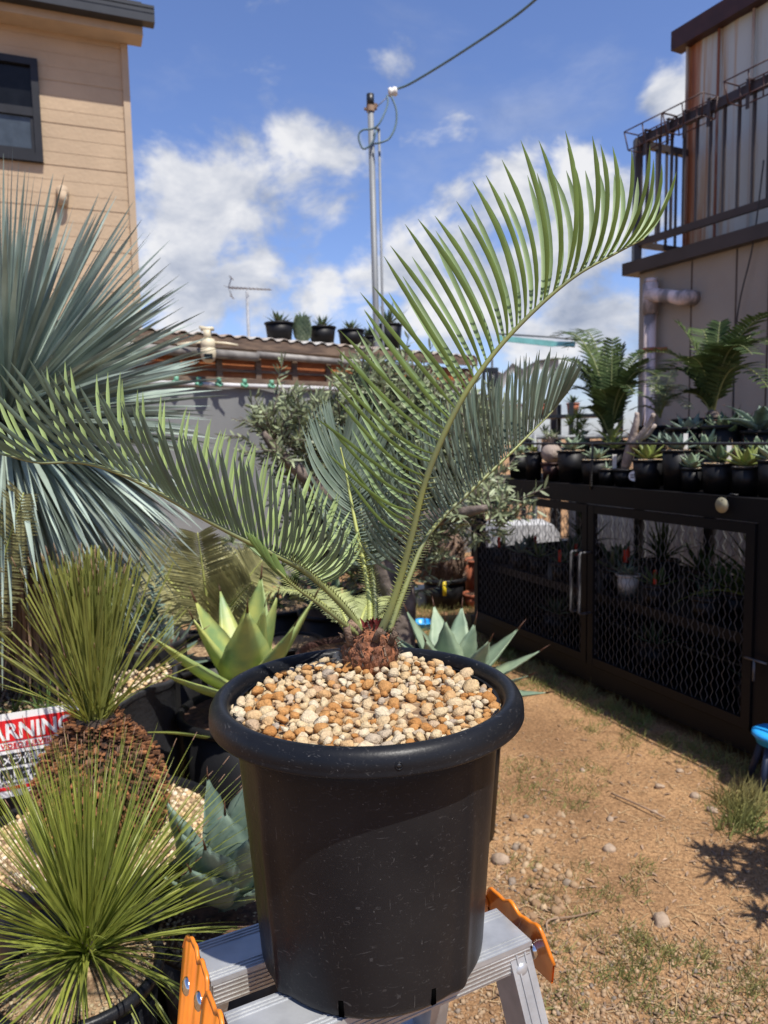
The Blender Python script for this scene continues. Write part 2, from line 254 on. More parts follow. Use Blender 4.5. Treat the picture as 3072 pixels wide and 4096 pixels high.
# ------------------------------------------------------------------ mesh helpers
class MB:
    def __init__(s): s.v = []; s.f = []; s.m = []; s.k = 0
    def add(s, vs, fs):
        o = len(s.v); s.v.extend([tuple(x) for x in vs]); s.f.extend([tuple(i+o for i in f) for f in fs]); s.m.extend([s.k]*len(fs))
    def box(s, c, size, ax=None):
        X, Y, Z = ax if ax else (V((1,0,0)), V((0,1,0)), V((0,0,1)))
        c = V(c); hx, hy, hz = size[0]/2, size[1]/2, size[2]/2
        vs = [c + X*a*hx + Y*b*hy + Z*d*hz for a in (-1,1) for b in (-1,1) for d in (-1,1)]
        s.add(vs, [(0,1,3,2),(4,6,7,5),(0,4,5,1),(2,3,7,6),(0,2,6,4),(1,5,7,3)])
    def beam(s, a, b, wd, dp=None, up=V((0,0,1))):
        a = V(a); b = V(b); d = (b-a); L_ = d.length; d.normalize(); dp = dp or wd
        sd = d.cross(up)
        if sd.length < 1e-4: sd = d.cross(V((0,1,0)))
        sd.normalize(); u2 = sd.cross(d)
        s.box((a+b)/2, (L_, wd, dp), (d, sd, u2))
    def tube(s, pts, rad, seg=6, cap=True):
        pts = [V(p) for p in pts]; n = len(pts)
        if not isinstance(rad, (list, tuple)): rad = [rad]*n
        ref = None; rings = []
        for i, p in enumerate(pts):
            t = (pts[min(i+1, n-1)] - pts[max(i-1, 0)]).normalized()
            if ref is None:
                ref = t.cross(V((0,0,1)));
                if ref.length < .05: ref = t.cross(V((0,1,0)))
                ref.normalize()
            ref = (ref - t*ref.dot(t)).normalized(); b = t.cross(ref)
            rings.append([p + (ref*math.cos(a)+b*math.sin(a))*rad[i] for a in [2*math.pi*k/seg for k in range(seg)]])
        vs = [q for r in rings for q in r]; fs = []
        for i in range(n-1):
            for k in range(seg):
                fs.append((i*seg+k, i*seg+(k+1)%seg, (i+1)*seg+(k+1)%seg, (i+1)*seg+k))
        if cap: fs.append(tuple(range(seg))[::-1]); fs.append(tuple((n-1)*seg+k for k in range(seg)))
        s.add(vs, fs)
    def lathe(s, prof, c=(0,0,0), seg=48, fn=None, close=False):
        vs = []; fs = []; n = len(prof)
        for i, (r, z) in enumerate(prof):
            for k in range(seg):
                a = 2*math.pi*k/seg; rr = r if fn is None else fn(r, z, a)
                vs.append((c[0]+rr*math.cos(a), c[1]+rr*math.sin(a), c[2]+z))
        for i in range(n-1):
            for k in range(seg):
                fs.append((i*seg+k, i*seg+(k+1)%seg, (i+1)*seg+(k+1)%seg, (i+1)*seg+k))
        if prof[0][0] > 1e-5 and close: fs.append(tuple(range(seg))[::-1])
        if close: fs.append(tuple((n-1)*seg+k for k in range(seg)))
        s.add(vs, fs)
    def ribbon(s, pts, wid, nrm, fold=.0):
        # 3-vertex wide strip; nrm = rough surface normal at each point (or one)
        pts = [V(p) for p in pts]; n = len(pts); vs = []; fs = []
        for i, p in enumerate(pts):
            t = (pts[min(i+1, n-1)] - pts[max(i-1, 0)])
            nn = nrm[i] if isinstance(nrm, list) else nrm
            sd = t.cross(nn)
            if sd.length < 1e-9: sd = V((1,0,0))
            sd.normalize(); n2 = sd.cross(t).normalized()
            h = wid[i]/2
            vs += [p - sd*h, p - n2*fold*wid[i], p + sd*h]
        for i in range(n-1):
            a = i*3; fs += [(a, a+1, a+4, a+3), (a+1, a+2, a+5, a+4)]
        s.add(vs, fs)
    def leaf5(s, pts, wid, nrm, depth, thick, teeth=0):
        # thick channelled leaf (agave): closed section of 8 points
        pts = [V(p) for p in pts]; n = len(pts); vs = []; fs = []
        for i, p in enumerate(pts):
            t = (pts[min(i+1, n-1)] - pts[max(i-1, 0)]).normalized()
            nn = nrm[i] if isinstance(nrm, list) else nrm
            sd = t.cross(nn).normalized(); n2 = sd.cross(t).normalized(); h = wid[i]/2
            if teeth and 0 < i < n-1: h *= 1 + (teeth if i % 2 else -teeth)
            th = thick*min(1, wid[i]/max(wid)+.1)
            for (x, y) in ((-1, depth), (-.5, depth*.25), (0, 0), (.5, depth*.25), (1, depth)):
                vs.append(p + sd*h*x + n2*h*y)
            for (x, y) in ((.5, depth*.25), (0, 0), (-.5, depth*.25)):
                vs.append(p + sd*h*x + n2*(h*y) - n2*th*(1 if x == 0 else .75))
        for i in range(n-1):
            for k in range(8): fs.append((i*8+k, i*8+(k+1)%8, (i+1)*8+(k+1)%8, (i+1)*8+k))
        fs.append(tuple(range(8))[::-1]); fs.append(tuple((n-1)*8+k for k in range(8)))
        s.add(vs, fs)
    def build(s, name, m, parent=None, smooth=True, loc=None):
        me = bpy.data.meshes.new(name); o = bpy.data.objects.new(name, me)
        off = V((0,0,0)); par = parent
        while par is not None: off += V(par.location); par = par.parent
        if loc is not None: off = V(loc); o.location = loc
        vv = [(x-off.x, y-off.y, z-off.z) for x, y, z in s.v]
        me.from_pydata(vv, [], s.f); 
        ms = m if isinstance(m, (list, tuple)) else [m]
        for q in ms: me.materials.append(q)
        if len(ms) > 1: me.polygons.foreach_set('material_index', s.m)
        if smooth: me.polygons.foreach_set('use_smooth', [True]*len(me.polygons))
        me.update(); sc.collection.objects.link(o)
        if parent is not None: o.parent = parent
        return o
def empty(name, label, cat, loc, group=None):
    o = bpy.data.objects.new(name, None); sc.collection.objects.link(o); o.location = loc; o.empty_display_size = .05
    o['label'] = label; o['category'] = cat
    if group: o['group'] = group
    return o
def tag(o, label, cat, group=None):
    o['label'] = label; o['category'] = cat
    if group: o['group'] = group
    return o
def struct(o, kind='structure'): o['kind'] = kind; return o
def catmull(pts, n):
    pts = [V(p) for p in pts]; q = [pts[0]*2-pts[1]] + pts + [pts[-1]*2-pts[-2]]; outp = []; m = len(pts)-1
    for i in range(n+1):
        t = i/n*m; k = min(int(t), m-1); u = t-k; a, b, c, d = q[k], q[k+1], q[k+2], q[k+3]
        outp.append(.5*((2*b)+(c-a)*u+(2*a-5*b+4*c-d)*u*u+(3*b-3*c+d-a)*u**3))
    return outp
def interp(tab, t):
    if t <= tab[0][0]: return tab[0][1]
    for (a, x), (b, y) in zip(tab, tab[1:]):
        if t <= b: return x + (y-x)*(t-a)/(b-a)
    return tab[-1][1]

# stones: template icospheres roughened, scattered with numpy
import bmesh
def templates(sub, n, seed, rough=.30):
    res = []; rr = random.Random(seed)
    for i in range(n):
        bm = bmesh.new(); bmesh.ops.create_icosphere(bm, subdivisions=sub, radius=1); o = V((rr.random()*50, rr.random()*50, 0))
        cuts = [(V((rr.gauss(0,1), rr.gauss(0,1), rr.gauss(0,1))).normalized(), rr.uniform(.58, .86)) for _ in range(7)]
        sq = V((1, rr.uniform(.7, 1), rr.uniform(.55, .85)))
        vs = []
        for v in bm.verts:
            d = 1 + rough*(noise.noise(v.co*1.2+o)*1.7 + abs(noise.noise(v.co*2.3+o))*1.1 - .25 + noise.noise(v.co*5+o)*.25)
            q = v.co*d
            for cn, cdist in cuts:
                ex = q.dot(cn)-cdist
                if ex > 0: q = q - cn*ex*.88
            q = q*1.12; vs.append((q.x*sq.x, q.y*sq.y, q.z*sq.z))
        fs = [tuple(q.index for q in f.verts) for f in bm.faces]; bm.free(); res.append((np.array(vs), np.array(fs)))
    return res
T1 = templates(1, 8, 1); T2 = templates(2, 12, 2)
def stones(name, spots, m, parent=None, tmpl=T1, seed=3, loc=None, smooth=True):
    rr = random.Random(seed); vv = []; ff = []; o = 0
    off = V((0,0,0)) if parent is None else V(parent.location)
    for (x, y, z, r) in spots:
        tv, tf = tmpl[rr.randrange(len(tmpl))]
        e = Matrix.Rotation(rr.uniform(0, 6.3), 3, 'Z') @ Matrix.Rotation(rr.uniform(-.6, .6), 3, 'X') @ Matrix.Rotation(rr.uniform(-.6, .6), 3, 'Y')
        E = np.array(e); p = tv @ E.T * r + np.array((x-off.x, y-off.y, z-off.z)); vv.append(p); ff.append(tf + o); o += len(tv)
    vv = np.concatenate(vv); ff = np.concatenate(ff)
    me = bpy.data.meshes.new(name); me.vertices.add(len(vv)); me.vertices.foreach_set('co', vv.astype(np.float32).ravel())
    me.loops.add(ff.size); me.loops.foreach_set('vertex_index', ff.astype(np.int32).ravel())
    me.polygons.add(len(ff)); me.polygons.foreach_set('loop_start', np.arange(0, ff.size, 3, dtype=np.int32))
    me.polygons.foreach_set('use_smooth', np.ones(len(ff), dtype=bool) if smooth else np.zeros(len(ff), dtype=bool))
    me.update(calc_edges=True); me.validate(); me.materials.append(m)
    ob = bpy.data.objects.new(name, me); sc.collection.objects.link(ob)
    if parent is not None: ob.parent = parent
    return ob
def disc_spots(c, R, zf, r0, r1, dens=1.0, seed=5, tries=12):
    rr = random.Random(seed); sp = []; cell = r0*1.5; grid = {}
    n = int(dens*R*R/(((r0+r1)/2)**2)*tries)
    for i in range(n):
        a = rr.uniform(0, 6.2832); q = R*math.sqrt(rr.random()); x = c[0]+q*math.cos(a); y = c[1]+q*math.sin(a); r = r0+(r1-r0)*rr.random()**1.6
        g = (int(x//cell), int(y//cell)); ok = True
        for dx in (-2,-1,0,1,2):
            for dy in (-2,-1,0,1,2):
                for (u, v_, s) in grid.get((g[0]+dx, g[1]+dy), ()):
                    if (u-x)**2+(v_-y)**2 < ((s+r)*.80)**2: ok = False
        if ok: grid.setdefault(g, []).append((x, y, r)); sp.append((x, y, zf(x, y), r))
    return sp

# ------------------------------------------------------------------ ground
def gz(x, y):
    return .014*noise.noise(V((x*1.3, y*1.3, 0))) + .010*noise.noise(V((x*4.5, y*4.5, 3))) + .004*noise.noise(V((x*14, y*14, 7)))
g = MB(); nx, ny = 190, 260; vs = []
xs = [-3.2 + 7.4*i/nx for i in range(nx+1)]; ys = [.2 + 7.8*j/ny for j in range(ny+1)]
for j in range(ny+1):
    for i in range(nx+1):
        ed = min(i, nx-i, j, ny-j, 6)/6; vs.append((xs[i], ys[j], gz(xs[i], ys[j])*ed))
fs = [(j*(nx+1)+i, j*(nx+1)+i+1, (j+1)*(nx+1)+i+1, (j+1)*(nx+1)+i) for j in range(ny) for i in range(nx)]
g.add(vs, fs)
x0, x1, y0, y1 = xs[0], xs[-1], ys[0], ys[-1]; B = 500
g.add([(x0,y0,0),(x1,y0,0),(x1,y1,0),(x0,y1,0),(-B,-B,0),(B,-B,0),(B,B,0),(-B,B,0)], [(4,5,1,0),(5,6,2,1),(6,7,3,2),(7,4,0,3)])
ground = struct(g.build('ground', M['ground']))
# ------------------------------------------------------------------ tan house (left)
Z3 = V((0,0,1))
ha = math.radians(68); hu = V((math.sin(ha), math.cos(ha), 0)); hn = V((hu.y, -hu.x, 0))      # hn faces the camera
HC = V((-2.85, 9.0, 0)); ht = 6.0
house = empty('house', 'tan two-storey house with siding and a black-framed window', 'house', (HC.x, HC.y, 0))
mb = MB(); Lw = 9.0; D = 6.0
# board courses: each with a small groove
pitch = .152; z = 0.0; k = 0
while z < ht-.01:
    zz = min(z+pitch, ht); gr = .020 if k % 3 == 0 else .010
    dp = .006 if k % 3 == 0 else .0025
    for (za, zb, d) in ((z, z+gr, -dp), (z+gr, zz, 0)):
        a = HC + hn*d; mb.add([a+Z3*za, a-hu*Lw+Z3*za, a-hu*Lw+Z3*zb, a+Z3*zb], [(0,1,2,3)])
    for zq in (z, z+gr):
        a = HC; mb.add([a+hn*-dp+Z3*zq, a+Z3*zq, a-hu*Lw+Z3*zq, a-hu*Lw+hn*-dp+Z3*zq], [(0,1,2,3)])
    z = zz; k += 1
a = HC; mb.add([a, a+Z3*ht, a-hn*D+Z3*ht, a-hn*D], [(0,1,2,3)]); a = HC-hu*Lw; mb.add([a, a+Z3*ht, a-hn*D+Z3*ht, a-hn*D], [(3,2,1,0)])
mb.build('wall', M['housewall'], house, smooth=False)
mb = MB(); mb.beam(HC+hn*.012-hu*.03, HC+hn*.012-hu*.03+Z3*(ht-.004), .075, .03, up=hn); mb.build('corner_trim', M['housetrim'], house, smooth=False)
# eave: soffit, fascia, gutter, roof
mb = MB(); e0 = HC+hu*.16; ov = .27
mb.box(e0 - hu*(Lw/2) + hn*(ov/2) + Z3*(ht+.06), (Lw, ov, .12), (hu, hn, Z3))
mb.build('eave', M['housetrim'], house, smooth=False)
mb = MB(); q = e0 - hu*(Lw/2-.12) + hn*(ov+.075)
for (dz, wd, hh) in ((.155, .14, .10), (.215, .15, .04), (.26, .16, .03)):
    mb.box(q+Z3*(ht+dz-.02), (Lw, wd, hh), (hu, hn, Z3))
mb.build('gutter', M['gutter'], house, smooth=False)
mb = MB(); r0 = e0+hn*(ov+.02)+Z3*(ht+.30); r1 = e0-hn*3.2+Z3*(ht+1.35)
for t in (0, .04): mb.add([r0+Z3*t, r0-hu*(Lw)+Z3*t, r1-hu*Lw+Z3*t, r1+Z3*t], [(0,1,2,3)])
mb.add([r0, r1, r1+Z3*.04, r0+Z3*.04], [(0,1,2,3)]); mb.add([r0, r0-hu*Lw, r0-hu*Lw+Z3*.04, r0+Z3*.04], [(0,1,2,3)])
mb.build('roof', M['gutter'], house, smooth=False)
def hp(px, py, d=0): return onwall(px, py, (HC.x+hn.x*d, HC.y+hn.y*d), (hu.x, hu.y))
tr = hp(150, 252); br = hp(170, 655); wz0, wz1 = br.z, tr.z+.02; wxr = tr; W_ = 1.35
mb = MB(); fw = .075
def wbox(mb, s0, s1, z0, z1, d0, d1):   # s measured leftwards from right edge of window
    c = wxr - hu*((s0+s1)/2); c = V((c.x, c.y, 0)) + hn*((d0+d1)/2) + Z3*((z0+z1)/2)
    mb.box(c, (abs(s1-s0), abs(d1-d0), z1-z0), (hu, hn, Z3))
zm = wz0+(wz1-wz0)*.47
for s_ in ((0, fw, wz0, wz1), (W_-fw, W_, wz0, wz1), (fw, W_-fw, wz1-fw, wz1), (fw, W_-fw, wz0, wz0+fw*1.2)): wbox(mb, s_[0], s_[1], s_[2], s_[3], -.02, .06)
wbox(mb, fw, W_-fw, zm-.03, zm+.06, -.02, .045); wbox(mb, fw, W_-fw, wz0+fw*1.2, wz0+fw*1.2+.05, -.02, .03); wbox(mb, fw, fw+.035, wz0+.14, zm-.03, -.02, .03)
win = mb.build('window', M['winframe'], house, smooth=False)
mb = MB(); wbox(mb, fw, W_-fw, zm, wz1-fw, .0, .012); o = mb.build('pane', M['glass'], win, smooth=False)
mb = MB(); wbox(mb, fw, W_-fw, wz0+.1, zm, .002, .014); o = mb.build('pane', M['glass2'], win, smooth=False)
mb = MB(); vp = hp(250, 775); mb.tube([vp-hn*.05, vp+hn*.09], [.07, .07], 16); mb.tube([vp+hn*.06+Z3*.0, vp+hn*.06-Z3*.14], [.055, .055], 12)
mb.build('vent_cap', M['housetrim'], house)
mb = MB(); v2 = hp(80, 25); mb.box(v2+hn*.3+Z3*0, (.5, .012, .012), (hu, hn, Z3)); mb.build('soffit_vent', M['gutter'], house, smooth=False)

# ------------------------------------------------------------------ right-hand building
RC = V((2.4, 7.0, 0)); ru = V((.454, -.891, 0)); rv = V((.891, .454, 0)); rn = -rv
RL = 9.0; SL = 2.90
bld = empty('building', 'weathered two-storey building with rusty cladding above grey render', 'building', (RC.x, RC.y, 0))
mb = MB()
mb.box(RC + ru*(RL/2) + rv*2 + Z3*(SL/2), (RL, 4, SL), (ru, rv, Z3)); mb.build('lower_wall', M['lowerwall'], bld, smooth=False)
mb = MB()
for px in (2766, 2944, 3075, 3300):
    c = onwall(px, 1200, (RC.x, RC.y), (ru.x, ru.y)); mb.box(V((c.x, c.y, SL/2)) + rn*.002, (.012, .006, SL-.01), (ru, rv, Z3))
mb.build('wall_joint', M['dirtjoint'], bld, smooth=False)
mb = MB(); mb.box(RC - ru*.06 + ru*(RL/2) + rv*.9 - rv*.05 + Z3*(SL+.055), (RL+.12, 1.9, .11), (ru, rv, Z3)); mb.build('balcony_slab', M['bronze'], bld, smooth=False)
# upper clad volume
UC = RC + rv*.6 + V((0,0,0)); uh0 = SL+.11; uh1 = 5.02
s0 = (onwall(2745, 500, (UC.x, UC.y), (ru.x, ru.y)) - UC); s0 = V((s0.x, s0.y, 0)).dot(ru); US = UC + ru*s0
wallo = MB(); nseg = 26; pw = .345
# standing-seam panels: slightly dished with rolled seams
for i in range(nseg):
    a = US + ru*(i*pw); b = US + ru*((i+1)*pw)
    for (f0, f1, d0, d1) in ((0, .06, .022, .022), (.06, .09, .022, 0), (.09, .55, 0, .012), (.55, 1, .012, 0)):
        p0 = a.lerp(b, f0) + rn*d0; p1 = a.lerp(b, f1) + rn*d1
        wallo.add([p0+Z3*uh0, p1+Z3*uh0, p1+Z3*uh1, p0+Z3*uh1], [(0,1,2,3)])
wallo.add([US+Z3*uh0, US+rv*3+Z3*uh0, US+rv*3+Z3*uh1, US+Z3*uh1], [(0,1,2,3)])
o = wallo.build('upper_wall', M['clad'], bld, smooth=False)
# local frame so that the rust follows the wall
R3 = Matrix((ru, rv, Z3)).transposed(); Minv = R3.inverted()
bo = V(bld.location); us_l = US - bo
for v in o.data.vertices: v.co = Minv @ (v.co - us_l)
o.location = us_l; o.rotation_euler = R3.to_euler()
mb = MB(); mb.box(US + ru*(RL/2-.05) + rn*.04 + Z3*(uh1+.07), (RL+.1, .14, .17), (ru, rv, Z3)); mb.box(US + ru*(RL/2) + rv*1.45 + Z3*(uh1+.1), (RL, 3, .06), (ru, rv, Z3))
mb.build('roof_trim', M['rustred'], bld, smooth=False)
# seams
mb = MB()
for i in range(0, nseg):
    c = US + ru*(i*pw+.02) + rn*.028 + Z3*((uh0+uh1)/2); mb.box(c, (.022, .012, uh1-uh0-.01), (ru, rv, Z3))
mb.build('seam_batten', mat('rusty_batten', (.20, .07, .035), .7, (.38, .36, .31), 2, stretch=(1,1,.4), lo=.42, hi=.56), bld, smooth=False)
# railing
R0 = RC + rn*.03 - ru*.02; zt = 4.06; zb = SL+.27
mb = MB(); mb.beam(R0+Z3*zt, R0+ru*RL+Z3*zt, .055, .075); mb.beam(R0+Z3*zt-rn*.03, R0+rv*.85+Z3*zt, .05, .06); rail = mb.build('top_rail', M['bronze'], bld, smooth=False)
mb = MB(); mb.beam(R0+Z3*zb, R0+ru*RL+Z3*zb, .04, .06); mb.beam(R0+Z3*zb, R0+rv*.85+Z3*zb, .04, .05); mb.build('bottom_rail', M['bronze'], bld, smooth=False)
for s_ in (0.0, 1.9, 3.8):
    mb = MB(); mb.beam(R0+ru*(s_+.01)+Z3*(SL+.11), R0+ru*(s_+.01)+Z3*(zt+.03), .07, .07); mb.build('railing_post', M['bronze'], bld, smooth=False)
k = 0
for i in range(1, 34):
    s_ = i*.132
    if i % 14 == 0: continue
    mb = MB(); mb.beam(R0+ru*s_+Z3*zb, R0+ru*s_+Z3*(zt-.02), .022, .022); mb.build('baluster', M['bronze'], bld, smooth=False)
for i in range(1, 7):
    mb = MB(); mb.beam(R0+rv*(i*.125)+Z3*zb, R0+rv*(i*.125)+Z3*(zt-.02), .022, .022); mb.build('baluster', M['bronze'], bld, smooth=False)
# drain pipe
dp = onwall(2600, 1300, (RC.x+rn.x*.09, RC.y+rn.y*.09), (ru.x, ru.y)); dpb = V((dp.x, dp.y, 0)); zj = onwall(2600, 1180, (RC.x+rn.x*.09, RC.y+rn.y*.09), (ru.x, ru.y)).z
mb = MB(); mb.tube([dpb, dpb+Z3*(zj-.12)], .052, 18); mb.tube([dpb+Z3*(zj-.17), dpb+Z3*(zj+.10)], .066, 18); mb.tube([dpb+Z3*(zj+.1), dpb+Z3*(zj+.14)], .056, 18)
eb = onwall(2740, 1188, (RC.x+rn.x*.12, RC.y+rn.y*.12), (ru.x, ru.y)); ea = dpb+Z3*zj+rn*.02
mb.tube([ea, ea.lerp(eb, .55), eb-ru*.05, eb, eb+rv*.12], [.062, .056, .06, .064, .062], 18)
pipe = mb.build('drainpipe', M['pvc'], bld)
mb = MB()
for zc in (onwall(2600, 1405, (RC.x, RC.y), (ru.x, ru.y)).z, 1.25, .5):
    mb.tube([dpb+Z3*(zc-.018), dpb+Z3*(zc+.018)], .058, 18); mb.beam(dpb+Z3*zc, dpb+Z3*zc-rn*.09+ru*.12, .02, .03)
mb.build('pipe_clamp', M['terra'], pipe)
mb = MB(); c0 = onwall(3055, 640, (RC.x+rn.x*.05, RC.y+rn.y*.05), (ru.x, ru.y)); c1 = onwall(2945, 1300, (RC.x+rn.x*.05, RC.y+rn.y*.05), (ru.x, ru.y))
mb.tube(catmull([c0, c0.lerp(c1, .5)+ru*.03, c1, c1-Z3*1.0], 16), .006, 5); tag(mb.build('hanging_cable', M['steel'], None, loc=tuple(c1)), 'thin dark cable hanging down the grey rendered wall', 'cable')
# wire planter hangers over the rail
def wire_rack(px, span, label):
    c = onwall(px, 300, (R0.x+rn.x*.02, R0.y+rn.y*.02), (ru.x, ru.y)); c = V((c.x, c.y, zt+.04)); o = empty('wire_planter_rack', label, 'wire rack', tuple(c), 'wire racks on the balcony rail')
    mb = MB(); r = .006; dz = V((0,0,-.16)); h = ru*(span/2); out_ = rn*.2
    ring = [c-h+rn*.03, c+h+rn*.03, c+h+out_, c-h+out_, c-h+rn*.03]; mb.tube(ring, r, 5)
    ring2 = [p+dz+(c-p)*.12 for p in ring]; mb.tube(ring2, r, 5)
    for k in range(4):
        for t in ((0, .5) if k % 2 == 0 else (0,)):
            a = ring[k].lerp(ring[k+1], t); b = ring2[k].lerp(ring2[k+1], t); mb.tube([a, b], r, 5)
    mb.build('basket', M['rustred'], o)
    for s_ in (-.3, .3):
        mb = MB(); a = c + ru*(span*s_); mb.beam(a+rn*.035, a+rn*.035+dz*1.25, .03, .008, up=rn); mb.beam(a+rn*.04+Z3*.015, a-rn*.05+Z3*.015, .03, .008); mb.beam(a-rn*.05+Z3*.015, a-rn*.05-Z3*.08, .03, .008, up=rn)
        mb.build('hook', M['bronze'], o, smooth=False)
wire_rack(2640, .42, 'rusty wire planter rack hanging on the corner end of the balcony rail')
wire_rack(2800, .40, 'rusty wire planter rack hanging mid-rail above the second baluster bay')
wire_rack(3065, .42, 'rusty wire planter rack on the balcony rail nearest the photo edge')

# ------------------------------------------------------------------ shed with corrugated roof
A_ = V((-3.2, 5.5, 0)); sdir = V((.754, .657, 0)); sback = V((-.657, .754, 0)); zr = 2.42; SLn = 5.75
shed = empty('shed', 'low shed with corrugated roof, orange bamboo screen and grey sheet wall', 'shed', (A_.x, A_.y, 0))
mb = MB(); nst = 150
vs = []; 
for i in range(nst+1):
    s_ = i/nst*SLn; zz = zr - .005 + .016*math.sin(s_/.076*2*math.pi/1.0*.5)
    p = A_ + sdir*s_; vs += [p-sback*.09+Z3*zz, p+sback*2.6+Z3*(zz+.22), p-sback*.09+Z3*(zz-.006)]
mb.add(vs, [f for i in range(nst) for f in ((i*3, i*3+3, i*3+4, i*3+1), (i*3+2, i*3+5, i*3+3, i*3))])
mb.build('roof', M['roofm'], shed)
def sbar(mb, z0, z1, d, th=.03, s0=0, s1=SLn): c = A_ + sdir*((s0+s1)/2) - sback*(d+th/2) + Z3*((z0+z1)/2); mb.box(c, (s1-s0, th, z1-z0), (sdir, sback, Z3))
mb = MB(); sbar(mb, zr-.12, zr-.022, .05); mb.build('fascia_board', M['fascia'], shed, smooth=False)
mb = MB()
sbar(mb, zr-.40, zr-.15, -.02, .01)
for i in range(260):
    s_ = i*SLn/260+.01; mb.box(A_+sdir*s_-sback*.0+Z3*(zr-.275), (.014, .012, .25), (sdir, sback, Z3))
mb.build('bamboo_screen', M['lattice'], shed, smooth=False)
mb = MB()
for i in range(14): sbar(mb, zr-.40, zr-.15, .02, .02, i*.42+.1, i*.42+.16)
sbar(mb, zr-.44, zr-.385, .02); sbar(mb, zr-.33, zr-.305, .018, .02)
mb.build('screen_frame', M['fascia'], shed, smooth=False)
mb = MB()
for s_, s1, r in ((.2, 2.6, .05), (2.6, 3.9, .04)): mb.tube([A_+sdir*s_-sback*.10+Z3*(zr-.165), A_+sdir*s1-sback*.10+Z3*(zr-.185)], r*.85, 12)
mb.build('gutter_pipe', M['pipe'], shed)
# sheet wall, slightly billowing
mb = MB(); nx_, nz_ = 60, 16; vs = []
for j in range(nz_+1):
    for i in range(nx_+1):
        s_ = i/nx_*SLn; z_ = (zr-.44)*j/nz_; b = .03*noise.noise(V((s_*1.7, z_*1.3, 2)))+.012*math.sin(s_*9+z_*2)
        vs.append(A_+sdir*s_-sback*(.05+b)+Z3*z_)
mb.add(vs, [(j*(nx_+1)+i, j*(nx_+1)+i+1, (j+1)*(nx_+1)+i+1, (j+1)*(nx_+1)+i) for j in range(nz_) for i in range(nx_)])
mb.build('sheet_wall', M['tarp'], shed)
mb = MB(); mb.tube([A_-sback*.09+Z3*(zr-.46), A_+sdir*SLn-sback*.09+Z3*(zr-.46)], .022, 8); mb.build('sheet_hem', M['tarpedge'], shed)
mb = MB(); mb.box(A_+sdir*(SLn/2)+sback*1.3+Z3*1.1, (SLn-.02, 2.4, 2.2), (sdir, sback, Z3)); mb.build('interior', M['fascia'], shed, smooth=False)
for px in (698, 788, 868, 970, 1078):
    c = onwall(px, 1500, (A_.x-sback.x*.1, A_.y-sback.y*.1), (sdir.x, sdir.y)); c.z = zr-.455
    mb = MB(); mb.box(c-sback*.02, (.06, .03, .035), (sdir, sback, Z3)); mb.box(c-sback*.03+Z3*.03, (.032, .03, .05), (sdir, sback, Z3)); mb.tube([c-sback*.04-sdir*.03, c-sback*.05+Z3*-.02, c-sback*.04+sdir*.03], .012, 6)
    mb.build('sheet_clip', M['clip'], shed)
# camera under the eave
cc = onwall(832, 1390, (A_.x-sback.x*.25, A_.y-sback.y*.25), (sdir.x, sdir.y))
cctv = empty('security_camera', 'cream security camera with two stub antennas under the shed roof', 'camera', tuple(cc))
mb = MB(); mb.lathe([(0,.075),(.05,.074),(.062,.066),(.064,.0),(.060,-.004),(.066,-.01),(.068,-.05),(.064,-.085),(.05,-.115),(.028,-.132),(0,-.137)], cc, 24); mb.box(cc+Z3*.11, (.06, .06, .08)); mb.box(cc+Z3*.16, (.11, .05, .03))
mb.build('housing', M['camb'], cctv)
mb = MB(); fd = (V((0,0,1.45))-cc).normalized(); fd.z = 0; fd.normalize(); sd = fd.cross(Z3); mb.box(cc+fd*.066-Z3*.085, (.075, .02, .045), (sd, fd, Z3)); mb.build('lens_window', M['glass'], cctv, smooth=False)
for s_ in (-1, 1):
    mb = MB(); mb.tube([cc+sd*.04*s_+Z3*.045, cc+sd*.17*s_+Z3*.035, cc+sd*.26*s_+Z3*.02], [.012, .012, .010], 8); mb.build('stub_antenna', M['camb'], cctv)
mb = MB(); mb.beam(cc+Z3*.14, cc+Z3*.19+sback*.1, .05, .02); mb.build('bracket', M['camb'], cctv)

# ------------------------------------------------------------------ service pole, drop wire, antenna
pt = P(1481, 385, 8.4); pb = P(1500, 1290, 8.4); pb = V((pb.x, pb.y, 0)); ptop = V((pt.x, pt.y, pt.z)); pb = V((ptop.x+.03, ptop.y, 0))
pole = empty('utility_pole', 'grey steel pole with black cap behind the shed roof', 'pole', tuple(pb))
mb = MB(); mb.tube([pb, ptop-Z3*.1], [.038, .033], 16); mb.build('shaft', M['galv'], pole)
mb = MB(); mb.tube([ptop-Z3*.1, ptop+Z3*.02], .041, 16); mb.build('cap', M['gutter'], pole)
mb = MB(); mb.tube([ptop-Z3*.16, ptop-Z3*.1], .045, 16); mb.beam(ptop-Z3*.13-V((.07,0,0)), ptop-Z3*.13+V((.07,0,0)), .03, .02); mb.beam(ptop-Z3*.1+V((.03,0,0)), ptop-Z3*.11+V((.07,-.02,0)), .02, .05); mb.build('clamp_band', M['skirt'], pole, smooth=False)
q0 = P(1516, 520, 8.36); mb = MB(); mb.tube([V((q0.x, q0.y, .1)), q0], .014, 10); mb.tube([q0-Z3*.01, q0+Z3*.02-V((.02,0,0)), q0+Z3*.0-V((.035,0,0))], .02, 8); mb.build('conduit', M['galv'], pole)
ins = P(1570, 368, 8.4); mb = MB(); mb.lathe([(0,-.05),(.045,-.04),(.05,-.01),(.035,.0),(.05,.02),(.04,.05),(0,.055)], (0,0,0), 14)
rot = Matrix.Rotation(math.radians(80), 3, 'Y'); mb.v = [tuple(rot @ V(v) + ins) for v in mb.v]; mb.build('insulator', M['white'], pole)
mb = MB(); mb.tube([ptop-Z3*.12+V((.06,0,0)), ins], .006, 5); mb.build('strain_wire', M['far'], pole)
pl = lambda pts, n=26: catmull([P(x, y, Y) for x, y, Y in pts], n)
